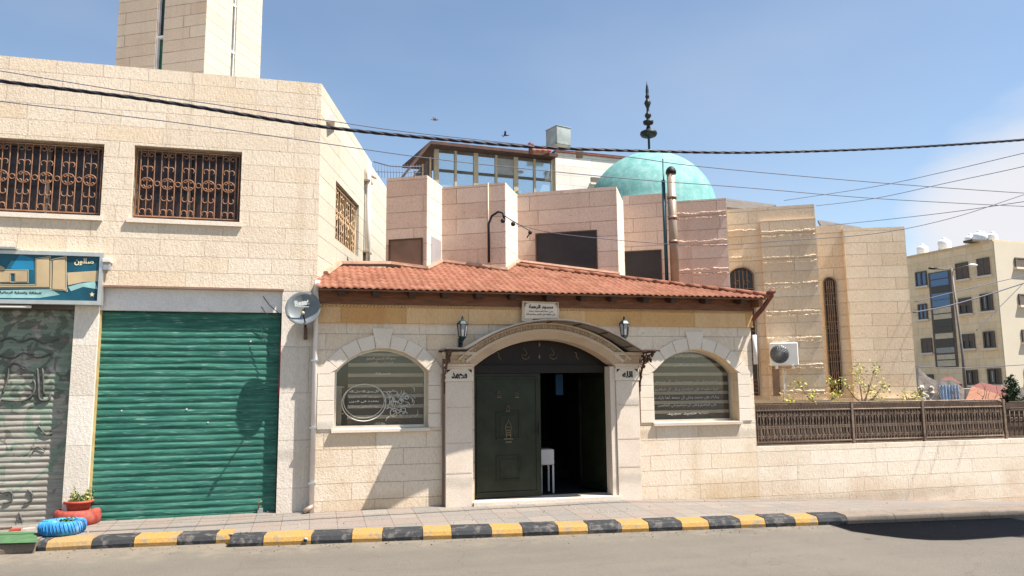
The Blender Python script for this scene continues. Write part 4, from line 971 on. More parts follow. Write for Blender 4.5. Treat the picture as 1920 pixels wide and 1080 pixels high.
lettering(g, F5, .0, .128, 'بني هذا المسجد سنة', 'lettering_black', width=.32, height=.03, w=.007, bold=.02); lettering(g, F5, .0, .088, 'على نفقة اهل الخير جزاهم الله', 'lettering_black', width=.40, height=.03, w=.007, bold=.02)
for sx in (-1, 1):
    for q in (0, 1): g.tube([F5.p(a, b, .004) for a, b in spiral(sx*.215, .225-q*.03, .02, .006, 0, 1.2, 8)], .004, 'brown_board', 4)
g.build('lettering', plq)
g = MB(); g.tube([FE.p(2.84, 2.515, .09), FE.p(2.86, 2.505, .15), FE.p(3.1, 2.505, .17), FE.p(3.13, 2.51, .15)], [.02, .028, .022, .008], 'black', 8); g.tube([FE.p(2.95, 2.5, .0), FE.p(2.95, 2.5, .22)], .008, 'black', 6)
tag(g.build('strip_lamp'), 'slim black lamp lying under the stone plaque on the canopy crown', 'lamp')
# lanterns ---------------------------------------------------------------------
def lantern(px, label):
    t = thing('wall_lantern', label, 'wall lantern', 'dark metal lanterns beside the door arch')
    u, vt = FE.at(px, 597, .16); vb = vt-.30; c = FE.p(u, 0, .16); z = vt
    g = MB(); g.lathe((c.x, c.y, z), [(.078, -.075), (.074, -.068), (.045, -.035), (.018, -.02), (.012, -.005), (.016, .004), (.004, .03)], 'lantern_metal', 6, smooth=False); g.build('roof_cap', t)
    g = MB(); g.lathe((c.x, c.y, z), [(.045, -.225), (.062, -.078), (.060, -.076)], 'grey_board', 6, smooth=False); g.build('glass', t)
    g = MB()
    for k in range(6): a = math.pi*2*k/6; g.tube([(c.x+.047*math.cos(a), c.y+.047*math.sin(a), z-.228), (c.x+.065*math.cos(a), c.y+.065*math.sin(a), z-.076)], .007, 'lantern_metal', 4)
    g.lathe((c.x, c.y, z), [(.012, -.29), (.03, -.262), (.052, -.235), (.050, -.225)], 'lantern_metal', 6, smooth=False); g.build('frame', t)
    g = MB(); g.tube([FE.p(u, z-.28, .16), FE.p(u, z-.33, .14), FE.p(u, z-.34, .08), FE.p(u, z-.30, .01)], .010, 'lantern_metal', 6); g.box(FE, u-.025, u+.025, z-.36, z-.24, .001, .014, 'lantern_metal'); g.build('arm', t)
lantern(867, 'dark lantern on the wall left of the door arch, between arch and circle window'); lantern(1170, 'dark lantern on the wall right of the door arch, above the scroll bracket')
# stool in the doorway
st = thing('white_stool', 'small white plastic stool standing in the dark open doorway', 'stool')
g = MB(); u, v = FE.at(1028, 850, -.5); g.box(FE, u-.10, u+.10, v-.16, v+.05, -.80, -.55, 'plastic_white'); g.build('seat', st, bevel=.01)
for sx in (-.085, .085):
    for wv in (-.78, -.57): g = MB(); g.box(FE, u+sx-.012, u+sx+.012, .237, v-.161, wv-.012, wv+.012, 'plastic_white'); g.build('leg', st)
# drainpipe in the corner between the buildings
g = MB(); X = FL.at(590, 700, .09)[0]
g.tube([FE.p(.03, 2.98, .10), FE.p(.01, 2.86, .06), FE.p(X+.0, 2.74, .035), FE.p(X, 2.6, .02), FE.p(X, .22, .02)], .030, 'pipe_white', 10)
for v in (.55, 1.2, 2.0): g.box(FE, X-.045, X+.045, v, v+.02, -.06, .055, 'grey_metal')
g.tube([FE.p(X+.02, .30, .03), FE.p(X-.09, .24, .06)], .03, 'pipe_cream', 8)
tag(g.build('drainpipe'), 'white drainpipe running down the corner beside the satellite dish', 'drainpipe')
g = MB(); a, b = FS.at(692, 400, .08); g.tube([FS.p(a, 3.35, .07), FS.p(a, FS.at(692, 305, .08)[1], .07)], .035, 'pipe_white', 10)
g.tube([FS.p(a+.12, 3.4, .05), FS.p(a+.12, FS.at(700, 322, .08)[1], .05)], .022, 'pipe_cream', 8)
for py in (340, 475): v = FS.at(692, py, .08)[1]; g.box(FS, a-.06, a+.18, v, v+.03, -.01, .10, 'pipe_cream')
g.tube([FS.p(a+.05, FS.at(700, 335, .08)[1], .06), FS.p(a+.9, FS.at(725, 352, .08)[1], .0)], .02, 'pipe_cream', 6)
tag(g.build('wall_pipes'), 'pair of pale pipes on the sunny side wall above the tiled roof', 'pipes')
# ================================================================== MOSQUE HALL (stepped walls turned 30 degrees)
mosque = thing('mosque_hall', 'tall limestone mosque hall with stepped angled walls and a green copper dome', 'mosque')
E1 = Vector((.878, -.479, 0)).normalized(); E2 = Vector((.479, .878, 0)).normalized()
c2 = onplane(948, 506, Vector((0, YE, ZE)), roofn); c2.z = 0      # right corner of the second tooth
def seg(pa, pb, zt, z0, name, mat, parent=mosque, th=.25, label=None, holes=()):
    d = pb-pa; L = d.length; fr = Frame((pa.x, pa.y, 0), (d.x, d.y)); g = MB()
    if mat == 'bay_side_stone': fr = fr.off(.005)
    za, zb = zt if isinstance(zt, tuple) else (zt, zt)
    g.prism(fr, [(0, z0), (L, z0), (L, zb), (0, za)], -th, 0, mat, holes); o = g.build(name, parent)
    if label: o['label'] = label
    return fr, L, o
def on(px, p, u, py=420): return online(px, py, p, u)
l2 = on(828, c2, E1)                # left end of tooth 2
c1 = on(800, l2, E2)                # corner of tooth 1 (towards the viewer)
l1 = on(724, c1, E1)
l3 = on(970, c2, E2); c3 = on(1157, l3, E1); l4 = on(1169, c3, E2); c4_ = on(1256, l4, E1); 
l5 = c4_ + E2*.10; c5 = on(1363, l5, E1)
h = {}
z1 = (zat(727, 333, l1)+zat(800, 330, c1))/2; z2 = (zat(828, 351, l2)+zat(945, 342, c2))/2; z3 = (zat(970, 362, l3)+zat(1157, 350, c3))/2; z4 = (zat(1169, 366, l4)+zat(1237, 364, c4_))/2; z5 = (zat(1270, 377, l5)+zat(1362, 371, c5))/2
print('teeth z', z1, z2, z3, z4, z5, 'pts', c1, l1, c2, l3, c3, l4, c4_, c5)
f1, L1, _ = seg(l1, c1, z1, 2.9, 'wall', 'pink_stone'); seg(c1+E2*.005, l2+E2*.1, z1, 2.9, 'wall', 'bay_side_stone')
f2, L2, _ = seg(l2, c2, z2, 2.9, 'wall', 'pink_stone'); seg(c2+E2*.005, l3+E2*.1, z2, 2.9, 'wall', 'bay_side_stone')
f3, L3, _ = seg(l3, c3, z3, 2.9, 'wall', 'pink_stone'); seg(c3+E2*.005, l4+E2*.1, z3, 2.9, 'wall', 'bay_side_stone')
f4, L4, _ = seg(l4, c4_, z4, 2.9, 'wall', 'pink_stone')
f5, L5, _ = seg(l5, c5, z5, .6, 'wall', 'pink_stone')
# dark boards in the teeth
def board(fr, pxs, mat, w=.012, name='window_board', lbl=None):
    P = [fr.at(*q) for q in pxs]; u0 = (P[0][0]+P[1][0])/2; u1 = (P[2][0]+P[3][0])/2; v1 = (P[1][1]+P[2][1])/2; v0 = P[0][1]-.35
    g = MB(); g.box(fr, u0, u1, v0, v1, .002, w, mat)
    for q in ((u0-.02, u0, v0, v1+.02), (u1, u1+.02, v0, v1+.02), (u0, u1, v1, v1+.02)): g.box(fr, *q, .002, w+.012, 'iron')
    o = g.build(name, mosque)
    if lbl: o['label'] = lbl
board(f1, ((732, 495), (732, 451), (791, 450), (791, 495)), 'brown_board', lbl='brown boarded window low in the leftmost wall bay')
board(f3, ((1007, 500), (1007, 440), (1118, 434), (1118, 505)), 'board', lbl='large black boarded window above the middle of the tiled roof')
board(f4, ((1171, 520), (1171, 474), (1239, 470), (1239, 520)), 'board', lbl='black boarded window beside the flue pipe')
fs1 = Frame(c1, (E2.x, E2.y)); g = MB(); a = fs1.at(808, 470)[0]; b = fs1.at(826, 470)[0]; g.box(fs1, a, b, 2.9, fs1.at(816, 447)[1], .002, .012, 'grey_board'); g.build('window_board', mosque)
# next bays to the right
l6 = c5 + E2*.62; c6 = on(1530, l6, E1, 450); m6 = on(1427, l6, E1, 500)
z6 = (zat(1365, 393, l6)+zat(1530, 382, c6))/2
f6, L6, _ = seg(l6, c6, z6, .55, 'wall', 'hall_stone', holes=[])
t6 = (m6-l6).length
g = MB(); g.box(f6, t6+.02, L6+.001, .56, z6-.25, .001, .07, 'hall_stone'); g.box(f6, -.1, t6, .56, z6-.25, .001, .03, 'flat_stone') if False else None; g.build('wall_panel', mosque)
l7 = c6 + E2*1.25; m7 = on(1581, l7, E1, 450); c7 = on(1697, l7, Vector((.93, -.36, 0)).normalized(), 450)
z7 = zat(1560, 421, l7); z8 = (zat(1582, 430, m7)+zat(1697, 428, c7))/2
f7, L7, _ = seg(l7, m7, z7, .55, 'wall', 'hall_stone')
m7b = m7 - E2*.08
c7 = on(1697, m7b, Vector((.93, -.36, 0)), 450); f8, L8, _ = seg(m7b, c7, z8, .55, 'wall', 'hall_stone'); seg(c7+E2*.006+Vector((.006, -.003, 0)), c7+E2*4, z8, .55, 'wall', 'hall_stone')
seg(c4_+E2*.005, l5+E2*.1, z4, .6, 'wall', 'bay_side_stone'); seg(c5+E2*.005+Vector((.006, -.003, 0)), l6+E2*.1, z5, .6, 'wall', 'hall_stone'); seg(c6+E2*.005+Vector((.006, -.003, 0)), l7+E2*.1, z6, .6, 'wall', 'hall_stone')
print('hall', l6, c6, l7, c7, z6, z7, z8)
# plinth ledge
g = MB()
for fr, L in ((f6, L6), (f7, L7), (f8, L8)): g.box(fr, -.05, L+.05, .5, 1.43, .002, .14, 'flat_stone')
g.build('plinth', mosque)
# roof plate behind so that no sky shows through the joints
g = MB()
P = [l1, l2, l3, l4, l5, l6, c6, l7, c7, c7+E2*6, l1+E2*9]; P = [p+E2*.3 for p in P]
V = [(p.x, p.y, min(z7, z8, z1)-.35) for p in P]; g.add(V+[(a, b, c-.1) for a, b, c in V], [tuple(range(len(V))), tuple(range(2*len(V)-1, len(V)-1, -1))]+[(i, (i+1) % len(V), len(V)+(i+1) % len(V), len(V)+i) for i in range(len(V))], 'plaster'); g.build('flat_roof', mosque)
# ragged courses of split stone
def band(fr, u0, u1, v, w, mat, seed, hh=.030, amp=.022):
    rnd = random.Random(seed); g = MB(); n = int((u1-u0)/.016); V = []; F = []
    prev = rnd.random(); hs = []
    run = 0; lift = 0
    for i in range(n+1):
        if run <= 0: run = rnd.randint(2, 8); lift = rnd.uniform(-.010, .010); pr_ = rnd.choice([.5, .7, .85, 1.0])
        run -= 1; u = u0+(u1-u0)*i/n; d = amp*pr_*rnd.uniform(.4, 1.2); h_ = hh*rnd.uniform(.4, 1.3)
        V += [fr.p(u, v+lift+h_*.7, w-.005), fr.p(u, v+lift+h_*.2, w+d), fr.p(u, v+lift-h_*.4, w+d*.8), fr.p(u, v+lift-h_*1.0, w-.005)]
    for i in range(n):
        for k in range(3): F.append((4*i+k, 4*i+k+1, 4*i+5+k, 4*i+4+k))
    g.add(V, F, mat); return g
k = 0
for (fr, ua, ub, px, rows, mat, w) in ((f5, .05, L5-.01, 1316, (399, 408, 452, 461, 505, 513), 'pink_stone', .0), (f6, .02, t6-.02, 1395, (432, 482), 'hall_stone', .0), (f6, t6+.03, L6-.02, 1480, (433, 442, 481, 491, 531, 539, 584, 591, 633, 640, 684, 690, 733, 739), 'hall_stone', .07)):
    g = MB()
    for py in rows:
        v = fr.at(px, py, w)[1]; g2 = band(fr, ua, ub, v, w, mat, 11+k); k += 1; g.add(g2.v, g2.f, mat)
    g.build('split_stone_courses', mosque, fixn=True)
# tall arched windows
def slim_window(fr, pts, w, label):
    P = [fr.at(*q, w) for q in pts]; u0 = (P[0][0]+P[1][0])/2; u1 = (P[2][0]+P[3][0])/2; v0 = P[0][1]; v1 = (P[1][1]+P[2][1])/2
    ap, _ = archpts(u0, u1, v1-.12, v1, 12); loop = [(u0, v0), (u1, v0)]+ap[::-1]
    a2, _ = archpts(u0-.035, u1+.035, v1-.13, v1+.035, 12); outer = [(u0-.035, v0-.03), (u1+.035, v0-.03)]+a2[::-1]
    g = MB(); g.prism(fr, outer, w+.001, w+.02, 'flat_stone', [loop]); wo = g.build('window', mosque); wo['label'] = label
    g = MB(); g.prism(fr, loop, w+.001, w+.004, 'dark_glass'); g.build('glass', wo)
    g = MB(); L = lambda q, r=.010: g.tube([fr.p(a, b, w+.05) for a, b in q], r, 'rust_iron' if False else 'iron_pale', 4, True, False)
    L([(a, b) for a, b in loop]+[loop[0]], .014); W = u1-u0
    for f in (.25, .42, .58, .75): L([(u0+W*f, v0), (u0+W*f, v1-.06)])
    y = v0+.15
    while y < v1-.2:
        for f in (.12, .5, .88): L(arc(u0+W*f, y, W*.11, 0, math.pi*2, 8), .008)
        L([(u0, y-.1), (u1, y-.1)], .008); L([(u0, y+.1), (u1, y+.1)], .008)
        for sx in (0, 1): L(spiral(u0+W*(.5+(sx-.5)*.4), y+.2, W*.14, W*.04, 0, 1.2, 8), .007)
        y += .50
    g.build('grille', wo)
m_plain('iron_pale', (.20, .13, .09), .55, .3, .3, 20)
slim_window(f6, ((1404, 738), (1372, 530), (1412, 530), (1424, 738)) if False else ((1372, 742), (1372, 502), (1417, 502), (1417, 742)), .0, 'tall narrow arched window with iron grille, half hidden behind the tiled roof')
slim_window(f7, ((1556, 738), (1543, 521), (1568, 521), (1576, 738)), .0, 'tall narrow arched window with iron grille, standing free in the yellow wall')
# flashing where the tiles meet the walls
g = MB()
def rzp(p, off=.012): q = p; return Vector((q.x, q.y, ZE+TS*(q.y-YE)+off))
chain = [FS.p(.3, 0, .03), FS.p(1.05, 0, .03), l1+E1*.1-E2*.05, c1-E2*.05+E1*.03, l2-E2*.05+E1*.03, c2-E2*.05+E1*.03, l3-E2*.05+E1*.02]
g.tube([rzp(p) for p in chain], .045, 'flashing', 6, False)
chain = [l3-E2*.02, c3-E2*.04+E1*.02]
g.tube([rzp(p, .01) for p in chain], .035, 'flashing', 6, False); g.build('flashing', roof)
# dome -------------------------------------------------------------------------
Yd = 19.0; dl_, dr_, dt_, db_ = atdepth(1108, 372, Yd), atdepth(1328, 372, Yd), atdepth(1228, 290, Yd), atdepth(1228, 402, Yd)
Rd = (dr_.x-dl_.x)/2*1.0; Hd = dt_.z-db_.z; dcn = Vector(((dl_.x+dr_.x)/2, Yd, db_.z))
print('dome', Rd, Hd, dcn)
g = MB(); prof = [(Rd*1.02, -1.8), (Rd*1.02, -.0)]+[(Rd*math.cos(t*math.pi/40), Hd*math.sin(t*math.pi/40)) for t in range(1, 19)]+[(Rd*.12, Hd*1.0), (Rd*.07, Hd*1.03), (Rd*.045, Hd*1.07)]
g.lathe(dcn, prof, 'copper', 56); dome = g.build('dome', mosque)
fb = atdepth(1214, 284, Yd); ft = atdepth(1208, 152, Yd); axis = Vector((0, 0, 1)); HF = ft.z-fb.z; top0 = dcn+Vector((0, 0, Hd*1.03))
g = MB(); HF = ft.z-top0.z; r = .145*Rd/1.57
pf = [(.022, 0), (.022, .20), (.07, .205), (.14, .225), (.165, .255), (.155, .285), (.07, .315), (.045, .33), (.04, .35), (.028, .38), (.09, .395), (.10, .415), (.10, .435), (.05, .45), (.028, .47), (.05, .49), (.065, .515), (.05, .54), (.028, .56), (.026, .62), (.045, .65), (.066, .69), (.045, .725), (.025, .745), (.04, .775), (.042, .79), (.026, .81), (.032, .86), (.020, .93), (.002, 1.0)]
MATS_f = m_plain('finial_metal', (.022, .026, .026), .5, .5, .4, 6)
k_ = Rd/1.57; g.lathe(top0, [(a*k_*1.3, b*HF) for a, b in pf], 'finial_metal', 20); g.build('finial', dome)
# corrugated shelter roofs behind the wall tops
g = MB()
for (q, Y) in (((1362, 372), (1455, 384), (1430, 395), (1362, 388)), 16), (((1533, 412), (1615, 426), (1612, 432), (1540, 424)), 18):
    P = [atdepth(a, b, Y+i*.0+(1.5 if i < 2 else 0)) for i, (a, b) in enumerate(q)]; g.add(P+[p+Vector((0, 0, -.08)) for p in P], [(0, 1, 2, 3), (7, 6, 5, 4), (0, 4, 5, 1), (1, 5, 6, 2), (2, 6, 7, 3), (3, 7, 4, 0)], 'corrugated')
g.build('roof_sheet', mosque)
g = MB(); a = FE.at(1411, 655, .03); g.tube([FE.p(HU1+.035, FE.at(1411, 683, .03)[1], .03), FE.p(HU1+.035, FE.at(1411, 628, .03)[1], .03)], .03, 'pipe_white', 10)
tag(g.build('white_conduit'), 'short white conduit on the right corner of the entrance building under the eaves', 'pipe')
# conduit and pipe on the second bay
g = MB(); a = f2.at(915, 430, .05)[0]; g.tube([f2.p(a, 3.3, .04), f2.p(a, z2+.0, .04)], .016, 'pipe_cream', 8)
tag(g.build('thin_drainpipe'), 'thin pale pipe running down the second wall bay above the roof', 'pipe')
g = MB(); P = [(917, 492), (916, 420), (922, 405), (934, 397), (943, 399), (946, 412)]; g.tube([f2.p(*f2.at(x, y, .10), .10) for x, y in P], .018, 'cable', 6)
for x, y in ((943, 414), (962, 420)): p = f2.p(*f2.at(x, y, .13), .13); g.ball(p, .035, 'black', 6)
g.tube([f2.p(*f2.at(946, 405, .1), .1), f2.p(*f2.at(968, 418, .14), .14), f2.p(*f2.at(992, 432, .14), .14)], .006, 'cable', 4); p = f2.p(*f2.at(994, 436, .14), .14); g.ball(p, .03, 'black', 6); g.tube([p, p+Vector((-.05, 0, -.08))], .008, 'black', 4)
tag(g.build('service_cable'), 'bent black service cable with insulators hooked on the wall above the roof', 'cable')
# flue and rod beside it
def vert(px0, py0, px1, py1, Y, r, mat, g, n=12): a, b = atdepth(px0, py0, Y), atdepth(px1, py1, Y); x = (a.x+b.x)/2; g.tube([(x, Y, a.z), (x, Y, b.z)], r, mat, n); return x, a.z, b.z
fl = thing('flue_pipe', 'tall cream metal flue pipe with black cap in front of the dome', 'flue pipe')
g = MB(); x, zt, zb = vert(1258, 325, 1266, 532, 10.0, .062, 'pipe_cream', g, 16)
for py in (372, 410, 455): z = atdepth(1262, py, 10.0).z; g.tube([(x, 10.0, z), (x, 10.0, z+.03)], .069, 'pipe_cream', 16); g.tube([(x, 10.0, z-.02), (x, 10.0, z)], .066, 'red_wood', 16)
g.build('pipe', fl)
g = MB(); g.lathe((x, 10.0, zt), [(.075, -.01), (.078, .03), (.06, .07), (.03, .10), (.004, .105)], 'black', 16); g.build('cap', fl)
g = MB(); x, zt, zb = vert(1245, 298, 1249, 528, 10.05, .012, 'teal_pole', g, 8); x, _, _ = vert(1246, 338, 1248, 528, 10.06, .028, 'teal_pole', g, 8)
tag(g.build('antenna_pole'), 'slim dark pole standing close to the left of the flue pipe', 'pole')
# air conditioner -----------------------------------------------------------------
ac = thing('air_conditioner', 'white outdoor air conditioner unit on the yellow stone wall', 'air conditioner')
q0 = f6.at(1443, 643, .35); q1 = f6.at(1498, 685, .35); U0, U1, V1, V0 = q0[0], q1[0], q0[1], q1[1]
g = MB(); g.box(f6, U0, U1, V0, V1, .12, .36, 'ac_white'); g.build('casing', ac, bevel=.012)
ca, cb = U0+(U1-U0)*.33, (V0+V1)/2; rr = (V1-V0)*.40
g = MB(); g.lathe(f6.p(ca, cb, .355), [(rr*1.0, .008), (rr*.2, .009)], 'dark_iron', 24, f6.w)
for k in range(1, 7): g.tube([f6.p(ca+rr*k/6.5*math.cos(t*math.pi/12), cb+rr*k/6.5*math.sin(t*math.pi/12), .368) for t in range(24)], .0035, 'grey_metal', 4, True, False, True)
for k in range(12): a = k*math.pi/12; g.tube([f6.p(ca+rr*math.cos(a), cb+rr*math.sin(a), .370), f6.p(ca-rr*math.cos(a), cb-rr*math.sin(a), .370)], .003, 'grey_metal', 4)
g.build('fan_grille', ac)
g = MB()
for u in (U0+.08, U1-.1): g.box(f6, u, u+.03, V0-.05, V0-.001, .07, .38, 'ac_white')
g.build('bracket', ac)
g = MB(); g.tube([f6.p(U0+(U1-U0)*.52, V0-.02, .12), f6.p(U0+(U1-U0)*.50, V0-.3, .10), f6.p(U0+(U1-U0)*.49, 1.3, .09)], .012, 'white_metal', 6); g.build('pipe', ac)
g = MB(); a = f6.at(1448, 700, .09)[0]; b = f6.at(1461, 700, .09)[0]; g.box(f6, a, b, f6.at(1455, 742, .08)[1], f6.at(1455, 688, .08)[1], .071, .085, 'brown_board'); g.build('wall_patch', ac)
# ================================================================== MINARET
mt = thing('minaret', 'square stone minaret with slit windows rising behind the flat parapet', 'minaret')
mc = atdepth(382.5, 120, 17.0); mc.z = 0
ml = on(217, mc, E1, 110); mr_ = on(488, mc, E2, 120)
fM1 = Frame(ml, (E1.x, E1.y)); LM = (mc-ml).length; fM2 = Frame(mc, (E2.x, E2.y)); LM2 = (mr_-mc).length; print('minaret', LM, LM2, mc)
ZM = 22
def slit(fr, pxa, pxb, py, zcuts):
    a = fr.at(pxa, py)[0]; b = fr.at(pxb, py)[0]; return a, b
s1 = (fM1.at(291, 100)[0], fM1.at(305, 100)[0]); s2 = (fM2.at(433, 100)[0], fM2.at(441, 100)[0])
g = MB(); g.prism(fM1, [(0, 4), (LM, 4), (LM, ZM), (0, ZM)], -.3, 0, 'minaret_stone', [rect(s1[0], s1[1], 4.5, ZM-1)])
g.prism(fM2, [(.005, 4), (LM2, 4), (LM2, ZM), (.005, ZM)], -.3, .004, 'side_stone', [rect(s2[0], s2[1], 4.5, ZM-1)])
g.box(fM1, 0, LM, 4, ZM, -LM2+.0, -LM2+.3, 'minaret_stone'); g.box(fM1, 0, .25, 4, ZM, -LM2+.31, -.31, 'minaret_stone'); g.build('shaft', mt)
for fr, s_, pcs in ((fM1, s1, (68, )), (fM2, s2, (12, 98))):
    g = MB(); g.box(fr, s_[0], s_[1], 4.5, ZM-1, -.14, -.12, 'slit_glass'); zc = fr.at(300 if fr is fM1 else 437, 70 if fr is fM1 else 99)[1]
    g.box(fr, s_[0]+.01, s_[1]-.01, 4.5, zc, -.119, -.11, 'green_glass')
    wo = g.build('window', mt)
    g = MB()
    for k in range(8): g.box(fr, s_[0], s_[1], zc+k*1.15, zc+k*1.15+.05, -.10, -.02, 'white_metal')
    for u in (s_[0], s_[1]-.03): g.box(fr, u, u+.03, 4.5, ZM-1, -.099, -.03, 'white_metal')
    g.build('frame', wo)
# ================================================================== SUNROOM HOUSE behind
sr = thing('glazed_roof_house', 'white house with a glazed rooftop sunroom under a low tiled roof behind the mosque', 'house')
YR = 21.0; o0 = atdepth(818, 330, YR); fR = Frame((o0.x, o0.y, 0), (.995, .096)); A = lambda x, y, w=0: fR.at(x, y, w)
ur = A(1038, 320)[0]; vt0 = A(818, 284)[1]; vt1 = A(1038, 298)[1]; vt = (vt0+vt1)/2; vb = A(930, 360)[1]-.8; print('sunroom', ur, vt0, vt1)
g = MB(); posts = [A(x, 320)[0] for x in (818, 854, 892, 930, 967, 1002, 1037)]
for i, u in enumerate(posts):
    wd = .07 if i % 2 == 0 else .035; g.box(fR, u-wd, u+wd, vb, vt-.001, -.05, .03, 'cream_frame')
vm = (A(818, 322)[1]+A(1037, 340)[1])/2
for v in (vt-.08, vm, vb+.3): g.box(fR, 0, ur, v, v+.07, -.045, .028, 'corrugated')
fro = g.build('window_frame', sr)
for i in range(6):
    for (a, b) in ((vm+.07, vt-.08), (vb, vm)):
        g = MB(); u0 = posts[i]; u1 = posts[i+1]; g.box(fR, u0+.03, u1-.03, a, b, -.02, -.01, 'grey_curtain' if (i == 3 and a > vm) else 'sky_glass'); g.build('glass', fro)
g = MB(); zt_ = vt
V = [fR.p(-.35, vt+.02, .5), fR.p(ur+.02, vt+.02, .5), fR.p(ur+.02, vt+.55, -3), fR.p(-.35, vt+.55, -3)]
V = [fR.p(-.25, vt+.12, .35), fR.p(ur, vt+.12, .35), fR.p(ur, vt+.5, -3.5), fR.p(-.25, vt+.5, -3.5)]
g.add(V+[v-Vector((0, 0, .09)) for v in V], [(0, 1, 2, 3), (7, 6, 5, 4), (0, 4, 5, 1), (1, 5, 6, 2), (2, 6, 7, 3), (3, 7, 4, 0)], 'brown_roof')
# left lean-to slope running down to the left
a0, b0 = A(808, 268, .35); a1, b1 = A(752, 332, .35)
V = [fR.p(-.25, vt+.12, .35), fR.p(a1, b1, .35), fR.p(a1, b1, -.4), fR.p(-.25, vt+.18, -.4)]
g.add(V+[v-Vector((0, 0, .10)) for v in V], [(0, 1, 2, 3), (7, 6, 5, 4), (0, 4, 5, 1), (1, 5, 6, 2), (2, 6, 7, 3), (3, 7, 4, 0)], 'brown_roof'); g.build('roof', sr)
g = MB(); g.prism(fR, [(-.12, vb), (-.12, vt-.2), (a1+.15, b1-.15), (a1+.15, vb)], -.06, -.04, 'shutter_brown')
for k in range(6): u = -.2-k*.22; g.box(fR, u, u+.05, vb, vt-.25-k*.22, -.03, .0, 'gold_iron')
g.build('side_glazing', sr)
ue = A(1190, 320)[0]; vw = (A(1040, 286)[1]+A(1175, 299)[1])/2
g = MB(); g.box(fR, ur+.02, ue+2, vb-1, vw-.03, -3, .1, 'white_stone'); g.box(fR, ur+.0, ue+2.05, vw-.029, vw+.03, -3, .16, 'red_wood'); g.box(fR, -2, ur, vb-2, vb-.02, -3, .05, 'white_stone'); g.build('wall', sr)
g = MB(); a, b = A(1108, 332, .1); c_, d_ = A(1128, 345, .1); g.box(fR, a, c_+.2, d_, b, .105, .12, 'shutter_brown'); g.box(fR, a-.05, c_+.25, d_-.06, d_-.001, .101, .2, 'trim'); g.build('window', sr)
# rooftop things
wt = thing('square_water_tank', 'square galvanised steel water tank on legs on the far white roof', 'water tank')
YT = 20.2; p = atdepth(1057, 272, YT); q = atdepth(1057, 238, YT); wd = .28; fT = Frame((p.x, p.y, 0), (.95, .31))
g = MB(); g.box(fT, -wd*.85, wd*.95, p.z+.02, q.z, -.55, 0, 'steel_tank'); g.box(fT, -wd*.9, wd, q.z, q.z+.02, -.57, .02, 'grey_metal'); g.build('body', wt, bevel=.01)
for u in (-wd*.8, wd*.85):
    for ww in (-.5, -.04): g = MB(); g.box(fT, u-.02, u+.02, vw-.1, p.z+.019, ww-.02, ww+.02, 'iron'); g.build('leg', wt)
g = MB(); p = atdepth(1086, 280, YT); g.lathe((p.x, p.y, p.z-.25), [(.10, 0), (.10, .16), (.13, .18), (.10, .24), (.04, .27)], 'brown_board', 14); tag(g.build('roof_vent'), 'rounded dark vent cowl on the white roof right of the steel tank', 'roof vent')
g = MB(); p = atdepth(995, 272, YT); g.lathe((p.x, p.y, p.z-.25), [(.07, 0), (.06, .2), (.09, .22), (.09, .28), (.03, .33)], 'red_wood', 12); tag(g.build('chimney_pot'), 'small reddish chimney pot at the right end of the sunroom roof', 'chimney')
g = MB(); p = atdepth(1012, 284, YT); rnd = random.Random(5)
for k in range(6): g.ball((p.x-.18+.085*k, p.y, p.z+rnd.uniform(-.03, .03)), .085, 'red_rubber' if k % 2 else 'orange_roof', 6, (1.2, 1, .6))
tag(g.build('rag_bundle'), 'bundle of red cloth heaped on the sunroom roof near the chimney pot', 'cloth bundle')
# wire fence line left of the sunroom
g = MB(); YF = 16.0
P = [atdepth(x, y, YF) for x, y in ((700, 303), (730, 311), (760, 313), (790, 312))]; g.tube(P, .012, 'wire', 4)
for k in range(16): x = 704+k*5.5; a = atdepth(x, 308+.05*k, YF); b = atdepth(x+1, 334, YF); g.tube([a, b], .004, 'wire', 4)
g.tube([atdepth(x, y, YF) for x, y in ((700, 322), (790, 324))], .006, 'wire', 4)
tag(g.build('wire_fence'), 'thin wire fence between the sunny side wall and the sunroom', 'fence')
# ================================================================== APARTMENT BLOCK far right
ap = thing('apartment_block', 'four storey beige apartment block far behind on the right', 'building')
def camz(px, py, z):               # point at z metres along the ground from the camera
    d = ray(px, py); k = z/Vector((d.x, d.y)).length; return CAM+d*k
C0 = camz(1875, 600, 62); C0.z = 0
fa = Frame(C0, (.106, -.994)); fb = Frame(C0, (.994, .106)); La = on(1703, C0, (.106, -.994, 0), 600); La = -(La-C0).length*1.25
zt = (fa.at(1875, 449)[1]+fa.at(1703, 484)[1])/2; print('apt', La, zt, fa.at(1703, 484)[1])
g = MB(); g.box(fa, La, 0, -1, zt, -14, 0, 'apt_side'); g.box(fa, La-.05, .05, zt, zt+.12, -14.05, .08, 'flat_stone')
g.build('wall', ap)
m_plain('apt_front', (.50, .44, .34), .85, 0, .06, .3)
g = MB(); g.box(fb, .02, 14, -1, zt-.001, .0, .06, 'apt_front'); tag(g.build('wall', ap), 'pale sunlit side of the apartment block')
wins = [((1717, 511), (1740, 535), 'blue'), ((1722, 571), (1741, 598), 'blue'), ((1728, 635), (1750, 661), 'shut'), ((1738, 702), (1752, 716), 'shut'),
        ((1792, 495), (1818, 522), 'shut'), ((1832, 486), (1858, 515), 'shut'), ((1798, 560), (1824, 587), 'half'), ((1838, 552), (1864, 582), 'open'),
        ((1804, 627), (1830, 653), 'half'), ((1844, 622), (1868, 652), 'open'), ((1810, 694), (1836, 722), 'open'), ((1852, 691), (1880, 721), 'open')]
